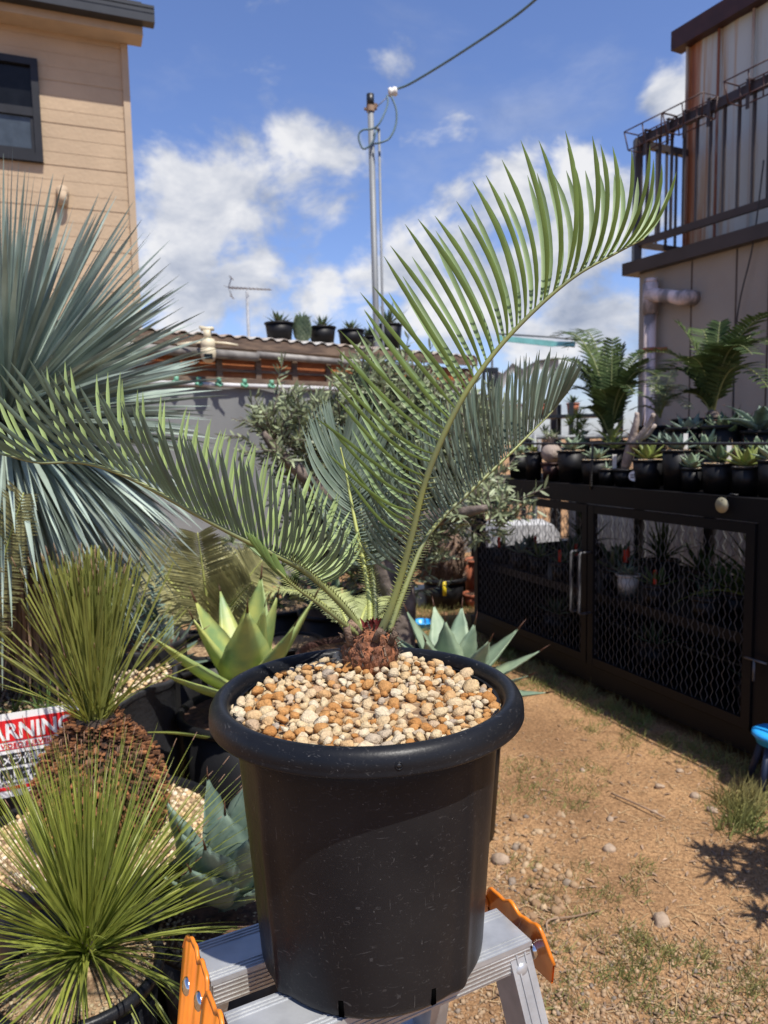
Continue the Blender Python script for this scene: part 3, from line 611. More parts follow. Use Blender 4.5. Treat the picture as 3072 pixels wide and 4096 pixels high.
mb = MB(); mb.tube(pl([(1590,355,8.4),(1640,335,8.3),(1750,270,8.0),(1860,200,7.7),(2010,100,7.3),(2140,0,7.0),(2420,-260,6.2)], 40), .0125, 6)
tag(mb.build('overhead_cable', M['bluewire'], None, loc=tuple(P(1590,355,8.4))), 'thick dark overhead cable rising to the upper right from the pole', 'cable')
mb = MB(); mb.tube(pl([(1548,380,8.38),(1550,420,8.36),(1520,490,8.3),(1490,515,8.3),(1450,520,8.3),(1434,545,8.3),(1445,585,8.3),(1460,595,8.3),(1490,570,8.3),(1505,520,8.3)]), .011, 6)
mb.tube(pl([(1565,385,8.38),(1585,440,8.36),(1583,500,8.34),(1560,550,8.32),(1530,568,8.3),(1500,575,8.33)]), .011, 6)
mb.build('drop_loop', M['bluewire'], pole)
at = P(988, 1165, 26.0); ant = empty('tv_antenna', 'thin roof television antenna on a mast against the clouds', 'antenna', (at.x, at.y, 0))
mb = MB(); mb.tube([V((at.x, at.y, 0)), at], .05, 8); mb.build('mast', M['far'], ant)
mb = MB(); l_ = P(915, 1150, 26); r_ = P(1082, 1158, 26); mb.tube([l_, r_], .03, 6)
for i in range(12):
    c = l_.lerp(r_, i/11); dv = V((.25, .9, 0)).normalized(); mb.tube([c-dv*(.35-.02*i), c+dv*(.35-.02*i)], .012, 4)
for s_ in (-1, 1): mb.tube([l_, l_+V((.1, 0, .32*s_))], .02, 5); mb.tube([l_+V((.1,-.3,.32*s_)), l_+V((.1,.3,.32*s_))], .02, 5)
mb.build('yagi', M['far'], ant)
# ------------------------------------------------------------------ hero pot on the stepladder
PC = V((-.024, .8305, 0)); Z_T = 1.163; Z_B = .857
hero = empty('potted_cycad', 'blue-green cycad with long arching fronds in a large black nursery pot', 'potted plant', (PC.x, PC.y, Z_B))
rib_a = [math.radians(a) for a in (222, 318, 42, 138)]
def potfn(r, z, a):
    d = 0
    for ra in rib_a:
        q = (a-ra+math.pi) % (2*math.pi)-math.pi; d += .005*math.exp(-(q/.07)**2)*min(1, max(0, (1.13-z)/.12))
    return r + d
mb = MB()
mb.lathe([(.0, Z_B+.012), (.118, Z_B+.012), (.119, Z_B), (.128, Z_B), (.1305, Z_B+.004), (.1315, Z_B+.012), (.137, .95), (.143, 1.03), (.149, 1.11), (.1525, 1.150), (.1485, 1.150)], (PC.x, PC.y, 0), 128, potfn)
body = mb.build('pot_body', None or M['pot'], hero)
mb = MB()
mb.lathe([(.1500, 1.136), (.174, 1.1385), (.1782, 1.1375), (.1792, 1.1395), (.1783, 1.1415), (.1790, 1.1450), (.1782, 1.152), (.1750, 1.1585), (.1700, 1.1625), (.1650, 1.1635), (.1605, 1.1615), (.1575, 1.1575), (.1560, 1.150), (.1550, 1.13)], (PC.x, PC.y, 0), 128)
rim = mb.build('pot_rim', M['pot'], hero)
# tie hole in the rim, drainage slots at the foot
hd = P(1575, 3052, .68)-V((PC.x, PC.y, 0)); ha_ = math.atan2(hd.y, hd.x)
mb = MB(); c = V((PC.x+.1788*math.cos(ha_), PC.y+.1788*math.sin(ha_), 1.1485)); o_ = V((math.cos(ha_), math.sin(ha_), 0)); s_ = o_.cross(Z3)
mb.tube([c+(s_*math.cos(t)+Z3*math.sin(t))*.0035 for t in [k*math.pi/6 for k in range(13)]], .0008, 6, cap=False); mb.build('tie_hole_lip', M['pot'], rim)
mb = MB(); mb.tube([c-o_*.003, c+o_*.0002], .0032, 12); mb.build('tie_hole', M['gutter'], rim)
for (px, py) in ((1365, 4035), (1738, 3990)):
    q = onz(px, py, Z_B+.012)-V((PC.x, PC.y, 0)); a = math.atan2(q.y, q.x); o_ = V((math.cos(a), math.sin(a), 0)); s_ = o_.cross(Z3)
    mb = MB(); c = V((PC.x, PC.y, Z_B+.012))+o_*.1310; mb.box(c+Z3*.001, (.0055, .0022, .020), (s_, o_, Z3)); mb.tube([c+Z3*.011-o_*.001, c+Z3*.011+o_*.0011], .00275, 12); mb.build('drain_slot', M['slotshade'], body)  # flush block, the shade inside the slot painted as black
# pot plastic gets dust and scuffs
def scuff(m):
    t = m.node_tree; n = t.nodes; l = t.links; b = n['Principled BSDF']; src = b.inputs['Base Color'].links[0].from_socket
    tcn = n.new('ShaderNodeTexCoord')
    def lay(scale, lo, hi, col, prev, st=(1,1,1), det=3, dist=0):
        mp = n.new('ShaderNodeMapping'); mp.inputs['Scale'].default_value = st; l.new(tcn.outputs['Object'], mp.inputs[0])
        z = n.new('ShaderNodeTexNoise'); z.inputs['Scale'].default_value = scale; z.inputs['Detail'].default_value = det; z.inputs['Distortion'].default_value = dist; l.new(mp.outputs[0], z.inputs['Vector'])
        r = n.new('ShaderNodeMapRange'); l.new(z.outputs[0], r.inputs[0]); r.inputs[1].default_value = lo; r.inputs[2].default_value = hi
        x = n.new('ShaderNodeMix'); x.data_type = 'RGBA'; l.new(r.outputs[0], x.inputs[0]); l.new(prev, x.inputs[6]); x.inputs[7].default_value = (*col, 1); return x.outputs[2]
    c = lay(9, .45, .85, (.020, .020, .021), src)
    c = lay(150, .64, .74, (.055, .053, .053), c, (1,1,1.6), 3, 1.6)
    c = lay(330, .775, .82, (.12, .115, .11), c, (1,1,1), 1); c = lay(2.5, .5, .9, (.020, .019, .019), c, (1,1,.35), 5); c = lay(240, .70, .74, (.07, .068, .066), c, (1.6,1.6,.25), 3, 1.2)
    c = lay(60, .66, .70, (.045, .045, .046), c, (.5,.5,2), 6, 3)
    l.new(c, b.inputs['Base Color'])
scuff(M['pot'])
# gravel
M['pumice'] = islandmat('pumice_and_baked_clay', [(0, (.55, .44, .27)), (.22, (.51, .36, .19)), (.40, (.59, .50, .35)), (.58, (.52, .35, .18)), (.66, (.45, .235, .085)), (.90, (.38, .17, .05)), (.95, (.45, .36, .25)), (1, (.33, .27, .21))], .9, .9, 520, 300)
CX, CY = -.022, .936
def mound(x, y):
    d = math.hypot(x-CX, y-CY); r = math.hypot(x-PC.x, y-PC.y)
    return 1.1475 + .016*math.exp(-(d/.075)**2) + .003*noise.noise(V((x*30, y*30, 1))) - .004*max(0, (r-.135)/.02)
mb = MB(); mb.lathe([(0, 1.149), (.05, 1.149), (.10, 1.147), (.156, 1.141)], (PC.x, PC.y, 0), 48); bed = mb.build('potting_soil', M['soil'], hero)
sp = disc_spots((PC.x, PC.y), .1525, lambda x, y: mound(x, y)-.004, .0060, .0092, 1.6, 11)
sp2 = disc_spots((PC.x, PC.y), .148, lambda x, y: mound(x, y)+.0032, .0046, .0102, 1.0, 12, 6)
sp = [s for s in sp+sp2 if math.hypot(s[0]-CX, s[1]-CY) > .035]
gv = stones('gravel_mulch', sp, M['pumice'], hero, T2, 4); gv['kind'] = 'stuff'
# caudex
mb = MB(); cb = V((CX, CY, 1.154))
mb.lathe([(0, 0), (.029, 0), (.0360, .010), (.0365, .022), (.031, .034), (.022, .045), (.012, .052), (0, .054)], cb, 24)
rr = random.Random(9)
def scale_lobe(mb, base, dirn, up, L_, W_):
    sd = dirn.cross(up).normalized(); vs = []; nr = 7; ns = 9
    for i in range(nr):
        t = i/(nr-1)
        for k in range(ns):
            s_ = (k/(ns-1)-.5)*2; wd = W_*math.sin(math.pi*min(1, .18+t*.80))**.7
            vs.append(base + sd*(s_*wd) + up*(t*L_) + dirn*(.0058*(1-s_*s_)*math.sin(math.pi*min(.97, t*.9+.08)) - .002))
    mb.add(vs, [(i*ns+k, i*ns+k+1, (i+1)*ns+k+1, (i+1)*ns+k) for i in range(nr-1) for k in range(ns-1)])
ga = 2.39996
for i in range(38):
    h = .001 + .044*(i/38)**.9; a = i*ga; R_ = .0368*math.sqrt(max(.05, 1-((h-.016)/.038)**2)); dr = V((math.cos(a), math.sin(a), 0)); up_ = (Z3 - dr*(.15+12*max(0, h-.02))).normalized()
    scale_lobe(mb, cb+dr*(R_-.001)+Z3*(h-.006), (dr+Z3*max(0, (h-.02)*10)).normalized(), up_, rr.uniform(.018, .024)*(1-.35*i/38), rr.uniform(.011, .015)*(1-.3*i/38))
cdx = mb.build('caudex', M['caudex'], hero)
mb = MB()
for i in range(150):
    a = rr.uniform(0, 6.28); h = rr.uniform(.012, .055); R_ = .038*math.sqrt(max(.1, 1-((h-.016)/.040)**2)); dr = V((math.cos(a), math.sin(a), 0)); p = cb+dr*R_+Z3*h
    q = p + (dr*rr.uniform(.1, .9)+Z3*rr.uniform(.3, 1)+V((rr.uniform(-.4,.4), rr.uniform(-.4,.4), 0))).normalized()*rr.uniform(.005, .014)
    mb.ribbon([p, p.lerp(q, .5)+V((rr.uniform(-.001,.001), 0, .001)), q], [.0028, .0022, .0006], dr, .1)
mb.build('dry_fibres', M['caudexd'], cdx)
mb = MB()
for (x, y, Y, x2, y2) in ((1400, 2560, .915, 1385, 2505), (1440, 2520, .925, 1395, 2485), (1540, 2535, .93, 1520, 2525), (1560, 2560, .92, 1585, 2530), (1500, 2545, .905, 1525, 2520)):
    a = P(x, y, Y); b = P(x2, y2, Y-.004); mb.tube([a-Z3*.006, a.lerp(b, .5), b], [.005, .0042, .005], 8)
mb.build('cut_stalk_stub', M['caudexd'], cdx)
mb = MB()
for i in range(26):
    p = P(rr.uniform(1455, 1520), rr.uniform(2490, 2520), rr.uniform(.925, .95)); mb.ribbon([p-Z3*.006, p, p+V((rr.uniform(-.006,.006), rr.uniform(-.006,.004), rr.uniform(.004,.010)))], [.004, .005, .001], V((0,-1,.3)), .2)
mb.build('new_scales', M['redbud'], cdx)

def frond(pts, rad, n, t0, La, Lb, ang0, ang1, wid, mleaf, mrach, side0=.5, side1=.18, da=9, seed=1, spines=True, mirror=False, wt=None, warp=None, fold=.16, tt1=1.0, shade=0, name='frond', upn=None, lj=.06):
    """rachis through pts; leaflets leave at image-plane angles ang0(t) and end at ang1(t), splayed +-y"""
    r_ = random.Random(seed); c = catmull(pts, 60); mb = MB()
    mb.tube(c, [rad*(1-.78*(i/60)) for i in range(61)], 8)
    if spines:
        for i in range(34):
            t = .05 + (t0+.06)*(i/34); k = t*60; i0 = int(k); p = c[i0].lerp(c[min(60, i0+1)], k-i0); T_ = (c[min(60,i0+2)]-c[i0]).normalized(); rr_ = rad*(1-.78*t)
            sd = T_.cross(V((0,1,0))).normalized()
            for s_ in (-1, 1):
                d = (sd*s_*.9 + V((0,-.5,0)) + T_*.55).normalized(); L_ = rad*(.9+1.6*i/34)*r_.uniform(.7, 1.2); mb.tube([p+d*rr_*.6, p+d*(rr_+L_)], [rad*.22, .0001], 5)
    fr = mb.build(name, mrach, hero)
    mb = MB()
    for s_ in (-1, 1):
        for i in range(n):
            fr_i = (i+.5*(s_>0)*.8+r_.uniform(-.18,.18))/n; t = (t0 + (tt1-t0)*fr_i) if warp is None else interp(warp, fr_i); t = max(t0, min(t, 1))
            if r_.random() < .025: continue
            kink = r_.uniform(-14, 14) if r_.random() < .10 else 0; k = t*60; i0 = min(59, int(k)); p = c[i0].lerp(c[i0+1], k-i0)
            L_ = interp(La, t)*r_.uniform(1-lj, 1+lj); a0 = math.radians(interp(ang0, t) + da*s_*.5 + r_.uniform(-5, 5)); a1 = math.radians(interp(ang1, t) + da*s_ + r_.uniform(-5, 5))
            if mirror and s_ > 0: a0 = math.radians(180)-a0; a1 = math.radians(180)-a1
            m_ = 11; q = V(p); ps = [V(p)]; wd = []; nr = []
            sp0 = side0*s_; sp1 = side1*s_
            for j in range(m_):
                u = j/(m_-1); uu = (u**.75 if not Lb else 1-(1-u)**interp(Lb, t))
                a = a0+(a1-a0)*uu+math.radians(kink*max(0, u-.45)*2); sy = sp0+(sp1-sp0)*u; d = V((math.cos(a), sy, math.sin(a))).normalized()
                if j: q = q + d*(L_/(m_-1)); ps.append(V(q))
                wd.append((wid if wt is None else interp(wt, t))*(.38+.62*min(1, u*4))*(1 if u < .78 else max(.05, 1-((u-.78)/.22)**1.5)))
                nn = V((math.sin(a)*-.35, -1, .3)) if (s_ > 0 or mirror) else V((math.sin(a)*-.35, 1, .3)); nr.append(nn + V((r_.uniform(-.2,.2), 0, 0)) if j == 0 else nr[0].lerp(nn, .5))
            mb.ribbon(ps, wd, nr, fold)
    lf = mb.build('leaflets', mleaf, fr)
    return fr
pp = lambda L_: [P(x, y, Y) for x, y, Y in L_]
# big right-hand frond
frond(pp([(1520,2530,.93),(1560,2440,.925),(1605,2300,.92),(1650,2130,.91),(1700,1930,.90),(1775,1740,.89),(1870,1560,.885),(2000,1385,.885),(2150,1230,.885),(2300,1105,.885),(2450,1020,.885),(2575,955,.885)]),
      .0056, 34, .27, [(.27,.120),(.35,.155),(.45,.172),(.6,.178),(.75,.168),(.9,.120),(1,.075)], [(.27,3.4),(.45,2.6),(.6,1.5),(1,1.2)],
      [(.27,195),(.33,185),(.40,170),(.48,142),(.56,116),(.63,98),(.7,82),(.8,68),(.9,50),(1,30)], [(.27,122),(.33,126),(.42,126),(.5,125),(.58,122),(.65,120),(.73,110),(.82,103),(.9,96),(.96,86),(1,70)],
      .0080, M['leafC'], M['rachis'], .45, .24, -5, 21, fold=.16, wt=[(.27,.0036),(.45,.0044),(.6,.0060),(.85,.0062),(1,.0038)])
# left frond
frond(pp([(1445,2530,.93),(1400,2455,.922),(1300,2350,.905),(1200,2270,.89),(1090,2215,.875),(950,2145,.862),(800,2065,.85),(640,1975,.84),(480,1895,.83),(320,1850,.82),(150,1850,.812),(-10,1810,.805)]),
      .0050, 66, .20, [(.2,.08),(.3,.11),(.42,.118),(.58,.120),(.68,.140),(.8,.135),(.93,.10),(1,.075)], None,
      [(.2,-5),(.28,40),(.36,80),(.42,100),(.54,108),(.68,122),(.77,127),(.85,134),(.94,150),(1,170)], [(.2,72),(.28,78),(.36,82),(.42,85),(.54,89),(.68,101),(.77,106),(.85,112),(.94,126),(1,150)],
      .0042, M['leafA2'], M['rachis'], .50, .42, -7, 22, fold=.16, warp=[(0,.2),(.72,.62),(1,1)], wt=[(.2,.0034),(.4,.0042),(.6,.0044),(.7,.0052),(1,.0046)])
# right-hand lower dark frond
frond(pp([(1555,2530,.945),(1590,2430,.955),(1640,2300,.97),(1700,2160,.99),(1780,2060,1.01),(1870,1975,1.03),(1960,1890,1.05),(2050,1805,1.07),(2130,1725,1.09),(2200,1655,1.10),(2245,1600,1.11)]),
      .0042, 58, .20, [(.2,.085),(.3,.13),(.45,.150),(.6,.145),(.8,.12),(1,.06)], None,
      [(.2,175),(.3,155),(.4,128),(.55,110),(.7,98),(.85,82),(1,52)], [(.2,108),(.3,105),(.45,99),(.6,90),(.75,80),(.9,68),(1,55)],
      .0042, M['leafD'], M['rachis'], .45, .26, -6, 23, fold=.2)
# central frond leaning away, seen on its upper face
frond(pp([(1480,2520,.95),(1478,2400,.97),(1455,2250,1.0),(1425,2110,1.02),(1400,1980,1.04),(1380,1870,1.055),(1362,1790,1.06)]),
      .0042, 46, .32, [(.32,.045),(.4,.07),(.55,.115),(.7,.125),(.85,.10),(1,.07)], None,
      [(.32,195),(.42,185),(.55,165),(.7,140),(.85,120),(1,104)], [(.32,130),(.42,122),(.55,112),(.7,108),(.85,106),(1,100)],
      .0030, M['leafA'], M['rachisy'], -.10, -.30, 3, 24, mirror=True, fold=.12)
# frond behind it
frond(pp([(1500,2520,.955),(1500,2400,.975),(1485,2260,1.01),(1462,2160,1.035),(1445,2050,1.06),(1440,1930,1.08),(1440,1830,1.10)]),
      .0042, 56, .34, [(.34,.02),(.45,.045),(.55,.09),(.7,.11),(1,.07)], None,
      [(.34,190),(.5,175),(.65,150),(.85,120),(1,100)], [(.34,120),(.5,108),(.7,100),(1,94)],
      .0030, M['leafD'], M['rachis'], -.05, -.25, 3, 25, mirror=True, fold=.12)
# short pale folded frond on the left
frond(pp([(1435,2540,.925),(1360,2480,.905),(1270,2410,.885),(1180,2345,.87),(1120,2290,.862),(1075,2240,.86)]),
      .0038, 10, .62, [(.62,.03),(1,.05)], None, [(.6,150),(1,140)], [(.6,105),(1,125)], .0055, M['leafC'], M['rachis'], .2, .1, 10, 26, fold=.3)

# ------------------------------------------------------------------ stepladder
ZT = Z_B - .0015
e1 = V((math.cos(math.radians(27.7)), math.sin(math.radians(27.7)), 0)); e2 = V((math.cos(math.radians(117.7)), math.sin(math.radians(117.7)), 0))
lc = V((-.035, .822, 0)); hl = .1755
lad = empty('stepladder', 'aluminium folding stepladder with orange hinge brackets under the pot', 'stepladder', (lc.x, lc.y, 0))
def tread(off, name):
    mb = MB(); wd = .070; c = lc + e2*off + Z3*(ZT-.004)
    mb.box(c, (2*hl, wd, .006), (e1, e2, Z3))
    for q in (-.031, -.026, -.021, .021, .026, .031): mb.box(c+e2*q+Z3*.0035, (2*hl-.002, .0018, .0016), (e1, e2, Z3))
    t = mb.build(name, M['alu'], lad, smooth=False)
    mb = MB(); zc = ZT-.007-.021
    for sgn in (-1, 1):
        mb.box(c+e2*(sgn*(wd/2-.002))+Z3*(-.003-.013), (2*hl-.004, .003, .026), (e1, e2, Z3))
        for q in range(5): mb.box(c+e2*(sgn*(wd/2-.0005))+Z3*(-.006-.005*q), (2*hl-.006, .0016, .0012), (e1, e2, Z3))
    mb.build('tread_apron', M['aludull'], t, smooth=False)
    return t
tread(.0605, 'tread'); t2 = tread(-.0605, 'tread')
# legs: four box rails flaring down, rungs between them
for sx in (-1, 1):
    for sy in (-1, 1):
        top = lc + e1*(sx*(hl-.017)) + e2*(sy*.070) + Z3*(ZT-.012); bot = lc + e1*(sx*(hl+.055)) + e2*(sy*.33) + Z3*.012
        mb = MB(); d = (bot-top).normalized(); sd = e1 - d*e1.dot(d); sd.normalize(); mb.box((top+bot)/2, ((bot-top).length, .030, .046), (d, sd, d.cross(sd)))
        for q in (-.006, .006): mb.box((top+bot)/2+sd*q+d.cross(sd)*-.0235*sy, ((bot-top).length, .002, .002), (d, sd, d.cross(sd)))
        leg = mb.build('leg', M['alu'], lad, smooth=False)
        mb = MB(); mb.box(bot+Z3*.0, (.05, .04, .025)); mb.build('rubber_foot', M['pot'], leg, smooth=False)
for sy in (-1, 1):
    for f in (.36, .68):
        a = [lc + e1*(sx*(hl-.017+(.072)*f)) + e2*(sy*(.070+.26*f)) + Z3*(ZT-.012)*(1-f) for sx in (-1, 1)]
        mb = MB(); mb.beam(a[0], a[1], .05, .022); mb.build('rung', M['alu'], lad, smooth=False)
for sx in (-1, 1):
    # orange hinge plate: wavy outline in the e2 / down plane, splayed like the legs
    nrm = (e1*sx + Z3*.16).normalized(); dn = (V((e1.x*sx*.16, e1.y*sx*.16, -1))).normalized()
    o0 = lc + e1*(sx*(hl+.004)) + Z3*(ZT+.006)
    for part, (ya, yb, hgt, off) in enumerate(((.005, .118, .19 if sx < 0 else .060, 0), (-.118, .012, .19 if sx < 0 else .060, .004))):
        rr2 = random.Random(part+5); top = []; nseg_ = 26
        for i in range(nseg_+1):
            t = i/nseg_; y = ya+(yb-ya)*t; w_ = .0035*math.sin(t*17+part*1.3)+.002*math.sin(t*31); edge = .030*(max(0, abs(t-.5)*2-.72)/.28)**1.5
            top.append((y, -.004+w_+edge))
        mb = MB(); th = .003
        fr_ = [o0+nrm*off+e2*y+dn*z_ for y, z_ in top]; bk = [p+nrm*th for p in fr_]
        bt = [o0+nrm*off+e2*(y*(1-.2*((hgt)/.17)))+dn*(hgt+.0*y) for y, z_ in top]; bb = [p+nrm*th for p in bt]; n_ = len(top)
        mb.add(fr_+bk+bt+bb, [(i, i+1, 2*n_+i+1, 2*n_+i) for i in range(n_-1)]+[(n_+i, n_+i+1, 3*n_+i+1, 3*n_+i) for i in range(n_-1)]+[(i, i+1, n_+i+1, n_+i) for i in range(n_-1)]+[(2*n_+i, 2*n_+i+1, 3*n_+i+1, 3*n_+i) for i in range(n_-1)])
        # rolled outer lip
        mb.tube([p+nrm*th*.5 for p in fr_], .0026, 6)
        pl_ = mb.build('hinge_bracket', M['orange'], lad, smooth=True)
        ym = (ya+yb)/2
        for (y, z_) in ((ym-.028, .032), (ym+.022, .048), (ym-.01, .088), (ym+.01, .13))[:(4 if sx < 0 else 2)]:
            c = o0+nrm*(off+th)+e2*y+dn*z_; mb = MB(); mb.tube([c-nrm*(th+off+.003), c, c+nrm*.002, c+nrm*.0042, c+nrm*.005], [.0105, .0105, .010, .007, .0001], 16); mb.build('rivet', M['chrome'], pl_)
# rivet on front of right leg, and warning label on the front apron
c = lc+e1*(hl-.022)-e2*.082+Z3*(ZT-.030)
mb = MB(); c = lc + e1*(hl-.017) - e2*.0965 + Z3*(ZT-.030); nn = -V((e1.y, -e1.x, 0)); nn = V((e1.y, -e1.x, 0)); mb.tube([c, c+nn*.003, c+nn*.005], [.0095, .009, .004], 16); mb.build('bolt_head', M['alu'], lad)
# ------------------------------------------------------------------ text
def text_mesh(s, size, m, origin, X, Y, parent, name='lettering', align='LEFT', off=0.0, xs=1.0, ext=.0006):
    c = bpy.data.curves.new('lettering', 'FONT'); c.body = s; c.size = size; c.align_x = align; c.offset = off; c.extrude = ext; c.resolution_u = 4
    o = bpy.data.objects.new('tmp', c); sc.collection.objects.link(o)
    me = bpy.data.meshes.new_from_object(o.evaluated_get(bpy.context.evaluated_depsgraph_get())); bpy.data.objects.remove(o); bpy.data.curves.remove(c)
    X = V(X).normalized(); Y = V(Y).normalized(); Zn = X.cross(Y); of = V((0,0,0)); p = parent
    while p is not None: of += V(p.location); p = p.parent
    for v in me.vertices: q = origin + X*(v.co.x*xs) + Y*v.co.y + Zn*v.co.z; v.co = q-of
    me.name = name; me.materials.clear(); me.materials.append(m); ob = bpy.data.objects.new(name, me); sc.collection.objects.link(ob); ob.parent = parent
    return ob
def text_w(s, size):
    c = bpy.data.curves.new('t', 'FONT'); c.body = s; c.size = size; o = bpy.data.objects.new('t', c); sc.collection.objects.link(o)
    bpy.context.view_layer.update(); w_ = o.dimensions.x; bpy.data.objects.remove(o); bpy.data.curves.remove(c); return max(w_, .001)
def text_fit(s, width, height_size, m, origin, X, Y, parent, off=0.0, name='lettering'):
    return text_mesh(s, height_size, m, origin, X, Y, parent, name, 'LEFT', off, width/text_w(s, height_size))

# warning sign fixed to the planter bag
sa = math.radians(66); sX = V((math.sin(sa), math.cos(sa), 0)); sN = V((sX.y, -sX.x, 0)); sN = (sN + Z3*.10).normalized(); sY = sN.cross(sX).normalized()
tr_ = P(313, 2812, 2.07); SW, SH = .300, .232
sign = empty('warning_sign', 'white and red warning sign with Japanese text fixed to the black planter', 'sign', tuple(tr_ - sX*SW/2 - sY*SH))
o0 = tr_ - sX*SW   # top-left
def srect(x0, x1, y0, y1, d, m, name, th=.0012):
    mb = MB(); c = o0 + sX*((x0+x1)/2) - sY*((y0+y1)/2) + sN*d; mb.box(c, (x1-x0, y1-y0, th), (sX, sY, sN)); return mb.build(name, m, sign, smooth=False)
srect(0, SW, 0, SH, -.002, M['signw'], 'board', .004)
srect(.006, SW-.008, .018, .078, .0015, M['signr'], 'red_band'); srect(.006, SW-.006, .098, .1005, .0012, M['signr'], 'red_line'); 
srect(.006, .232, .112, .146, .0012, M['signk'], 'black_band'); srect(.006, SW-.008, .203, .212, .0012, M['signr'], 'red_line')
T_ = lambda s, x, y, wd, sz, m, off=0.0: text_fit(s, wd, sz, m, o0 + sX*x - sY*y + sN*.0024, sX, sY, sign, off)
T_('WARNING', .012, .0715, .268, .062, M['signw'], .0016)
T_('24 HOUR VIDEO SURVEILLANCE', .012, .0945, .272, .017, M['signr'], .0002)
T_('防犯カメラ作動中', .014, .1405, .210, .030, M['signw'], .0006)
T_('24時間監視中', .014, .182, .218, .034, M['signk'], .0008)
T_('Security Cameras in Operation', .012, .1985, .235, .014, M['signk'], .0002)

# ------------------------------------------------------------------ plant helpers
def pot_parts(root, c, R, H, m, soil_m, lip=.012, taper=.80, soil=None, seg=40, rimR=None, ribs=0, mulch=0, mr=.006, mm=None, foot=0):
    c = V(c); mb = MB(); fn = None
    if ribs: fn = lambda r, z, a: r*(1+.012*(1 if math.sin(a*ribs) > 0 else -1)) if r > .5*R else r
    mb.lathe([(0, .004), (R*taper*.96, .004), (R*taper, .0), (R*.99, H-lip*1.6), (R*.96, H-lip*1.6)], c, seg, fn)
    pot = mb.build('pot', m, root)
    mb = MB(); mb.lathe([(R*.985, H-lip*2.0), (R+lip*.7, H-lip*1.9), (R+lip, H-lip*1.1), (R+lip*.9, H-lip*.35), (R+lip*.4, H), (R-lip*.1, H-.001), (R-lip*.5, H-lip*.5), (R-lip*.6, H-lip*2.2)], c, seg)
    mb.build('rim', m, pot)
    zs = H-lip*1.4 if soil is None else soil
    mb = MB(); mb.lathe([(0, zs+.012*min(1, R/.1)), (R*.5, zs+.008), (R-lip*.55, zs)], c, seg); 
    for i, v in enumerate(mb.v): mb.v[i] = (v[0], v[1], v[2]+.006*noise.noise(V((v[0]*60, v[1]*60, 0))))
    s = mb.build('soil', soil_m, root)
    if mulch:
        g_ = stones('gravel_mulch', disc_spots((c.x, c.y), R-lip*.9, lambda x, y: c.z+zs+.004, mr*.7, mr*1.15, 1, RND.randrange(999), 5), mm or M['gravelY'], root, T1, 7); g_['kind'] = 'stuff'
    return c+Z3*(zs+.008)
def aleaf(mb, base, d, up, L_, W_, curve=.15, depth=.25, thick=.10, n=10, teeth=.05, wpos=.45):
    """agave leaf from base in direction d, adaxial side up"""
    d = V(d).normalized(); ps = []; wd = []
    for i in range(n):
        t = i/(n-1); ps.append(V(base) + d*(L_*t) + V(up)*(curve*L_*(t*t-t*.2)))
        a = (t/wpos) if t < wpos else None
        wd.append(W_*((.55+.45*math.sin(a*math.pi/2)) if a is not None else max(.02, (.55*math.cos((t-wpos)/(1-wpos)*math.pi/2)+.45*(1-(t-wpos)/(1-wpos)))**1.05)))
    mb.leaf5(ps, wd, V(up)-d*V(up).dot(d)*.9, depth, W_*thick, teeth)
    e = ps[-1]; dd = (ps[-1]-ps[-2]).normalized(); k = mb.k; mb.k = 1; mb.tube([e-dd*W_*.05, e+dd*W_*.28], [W_*.028, .0002], 5); mb.k = k
def rosette(root, c, n, L_, W_, lo=10, hi=80, m=None, seed=1, curve=.12, part='leaf', single=False, depth=.25, teeth=.05, wpos=.5, jit=.12, thick=.10, nseg=9):
    r_ = random.Random(seed); mb = MB()
    for i in range(n):
        t = i/max(1, n-1); el = math.radians(lo+(hi-lo)*t+r_.uniform(-6, 6)); a = i*ga+r_.uniform(-.2, .2); s_ = 1 if t < .7 else 1-.45*(t-.7)/.3
        h = V((math.cos(a), math.sin(a), 0)); d = h*math.cos(el)+Z3*math.sin(el); up_ = Z3*math.cos(el)-h*math.sin(el)
        if not single: mb = MB()
        aleaf(mb, c+h*W_*.12, d, up_, L_*s_*r_.uniform(1-jit, 1+jit), W_*s_*r_.uniform(.88, 1.1), curve*r_.uniform(.3, 1.4), depth, thick, nseg, teeth, wpos)
        if not single: mb.build(part, [m, M['spine']], root)
    if single: mb.build(part, [m, M['spine']], root)
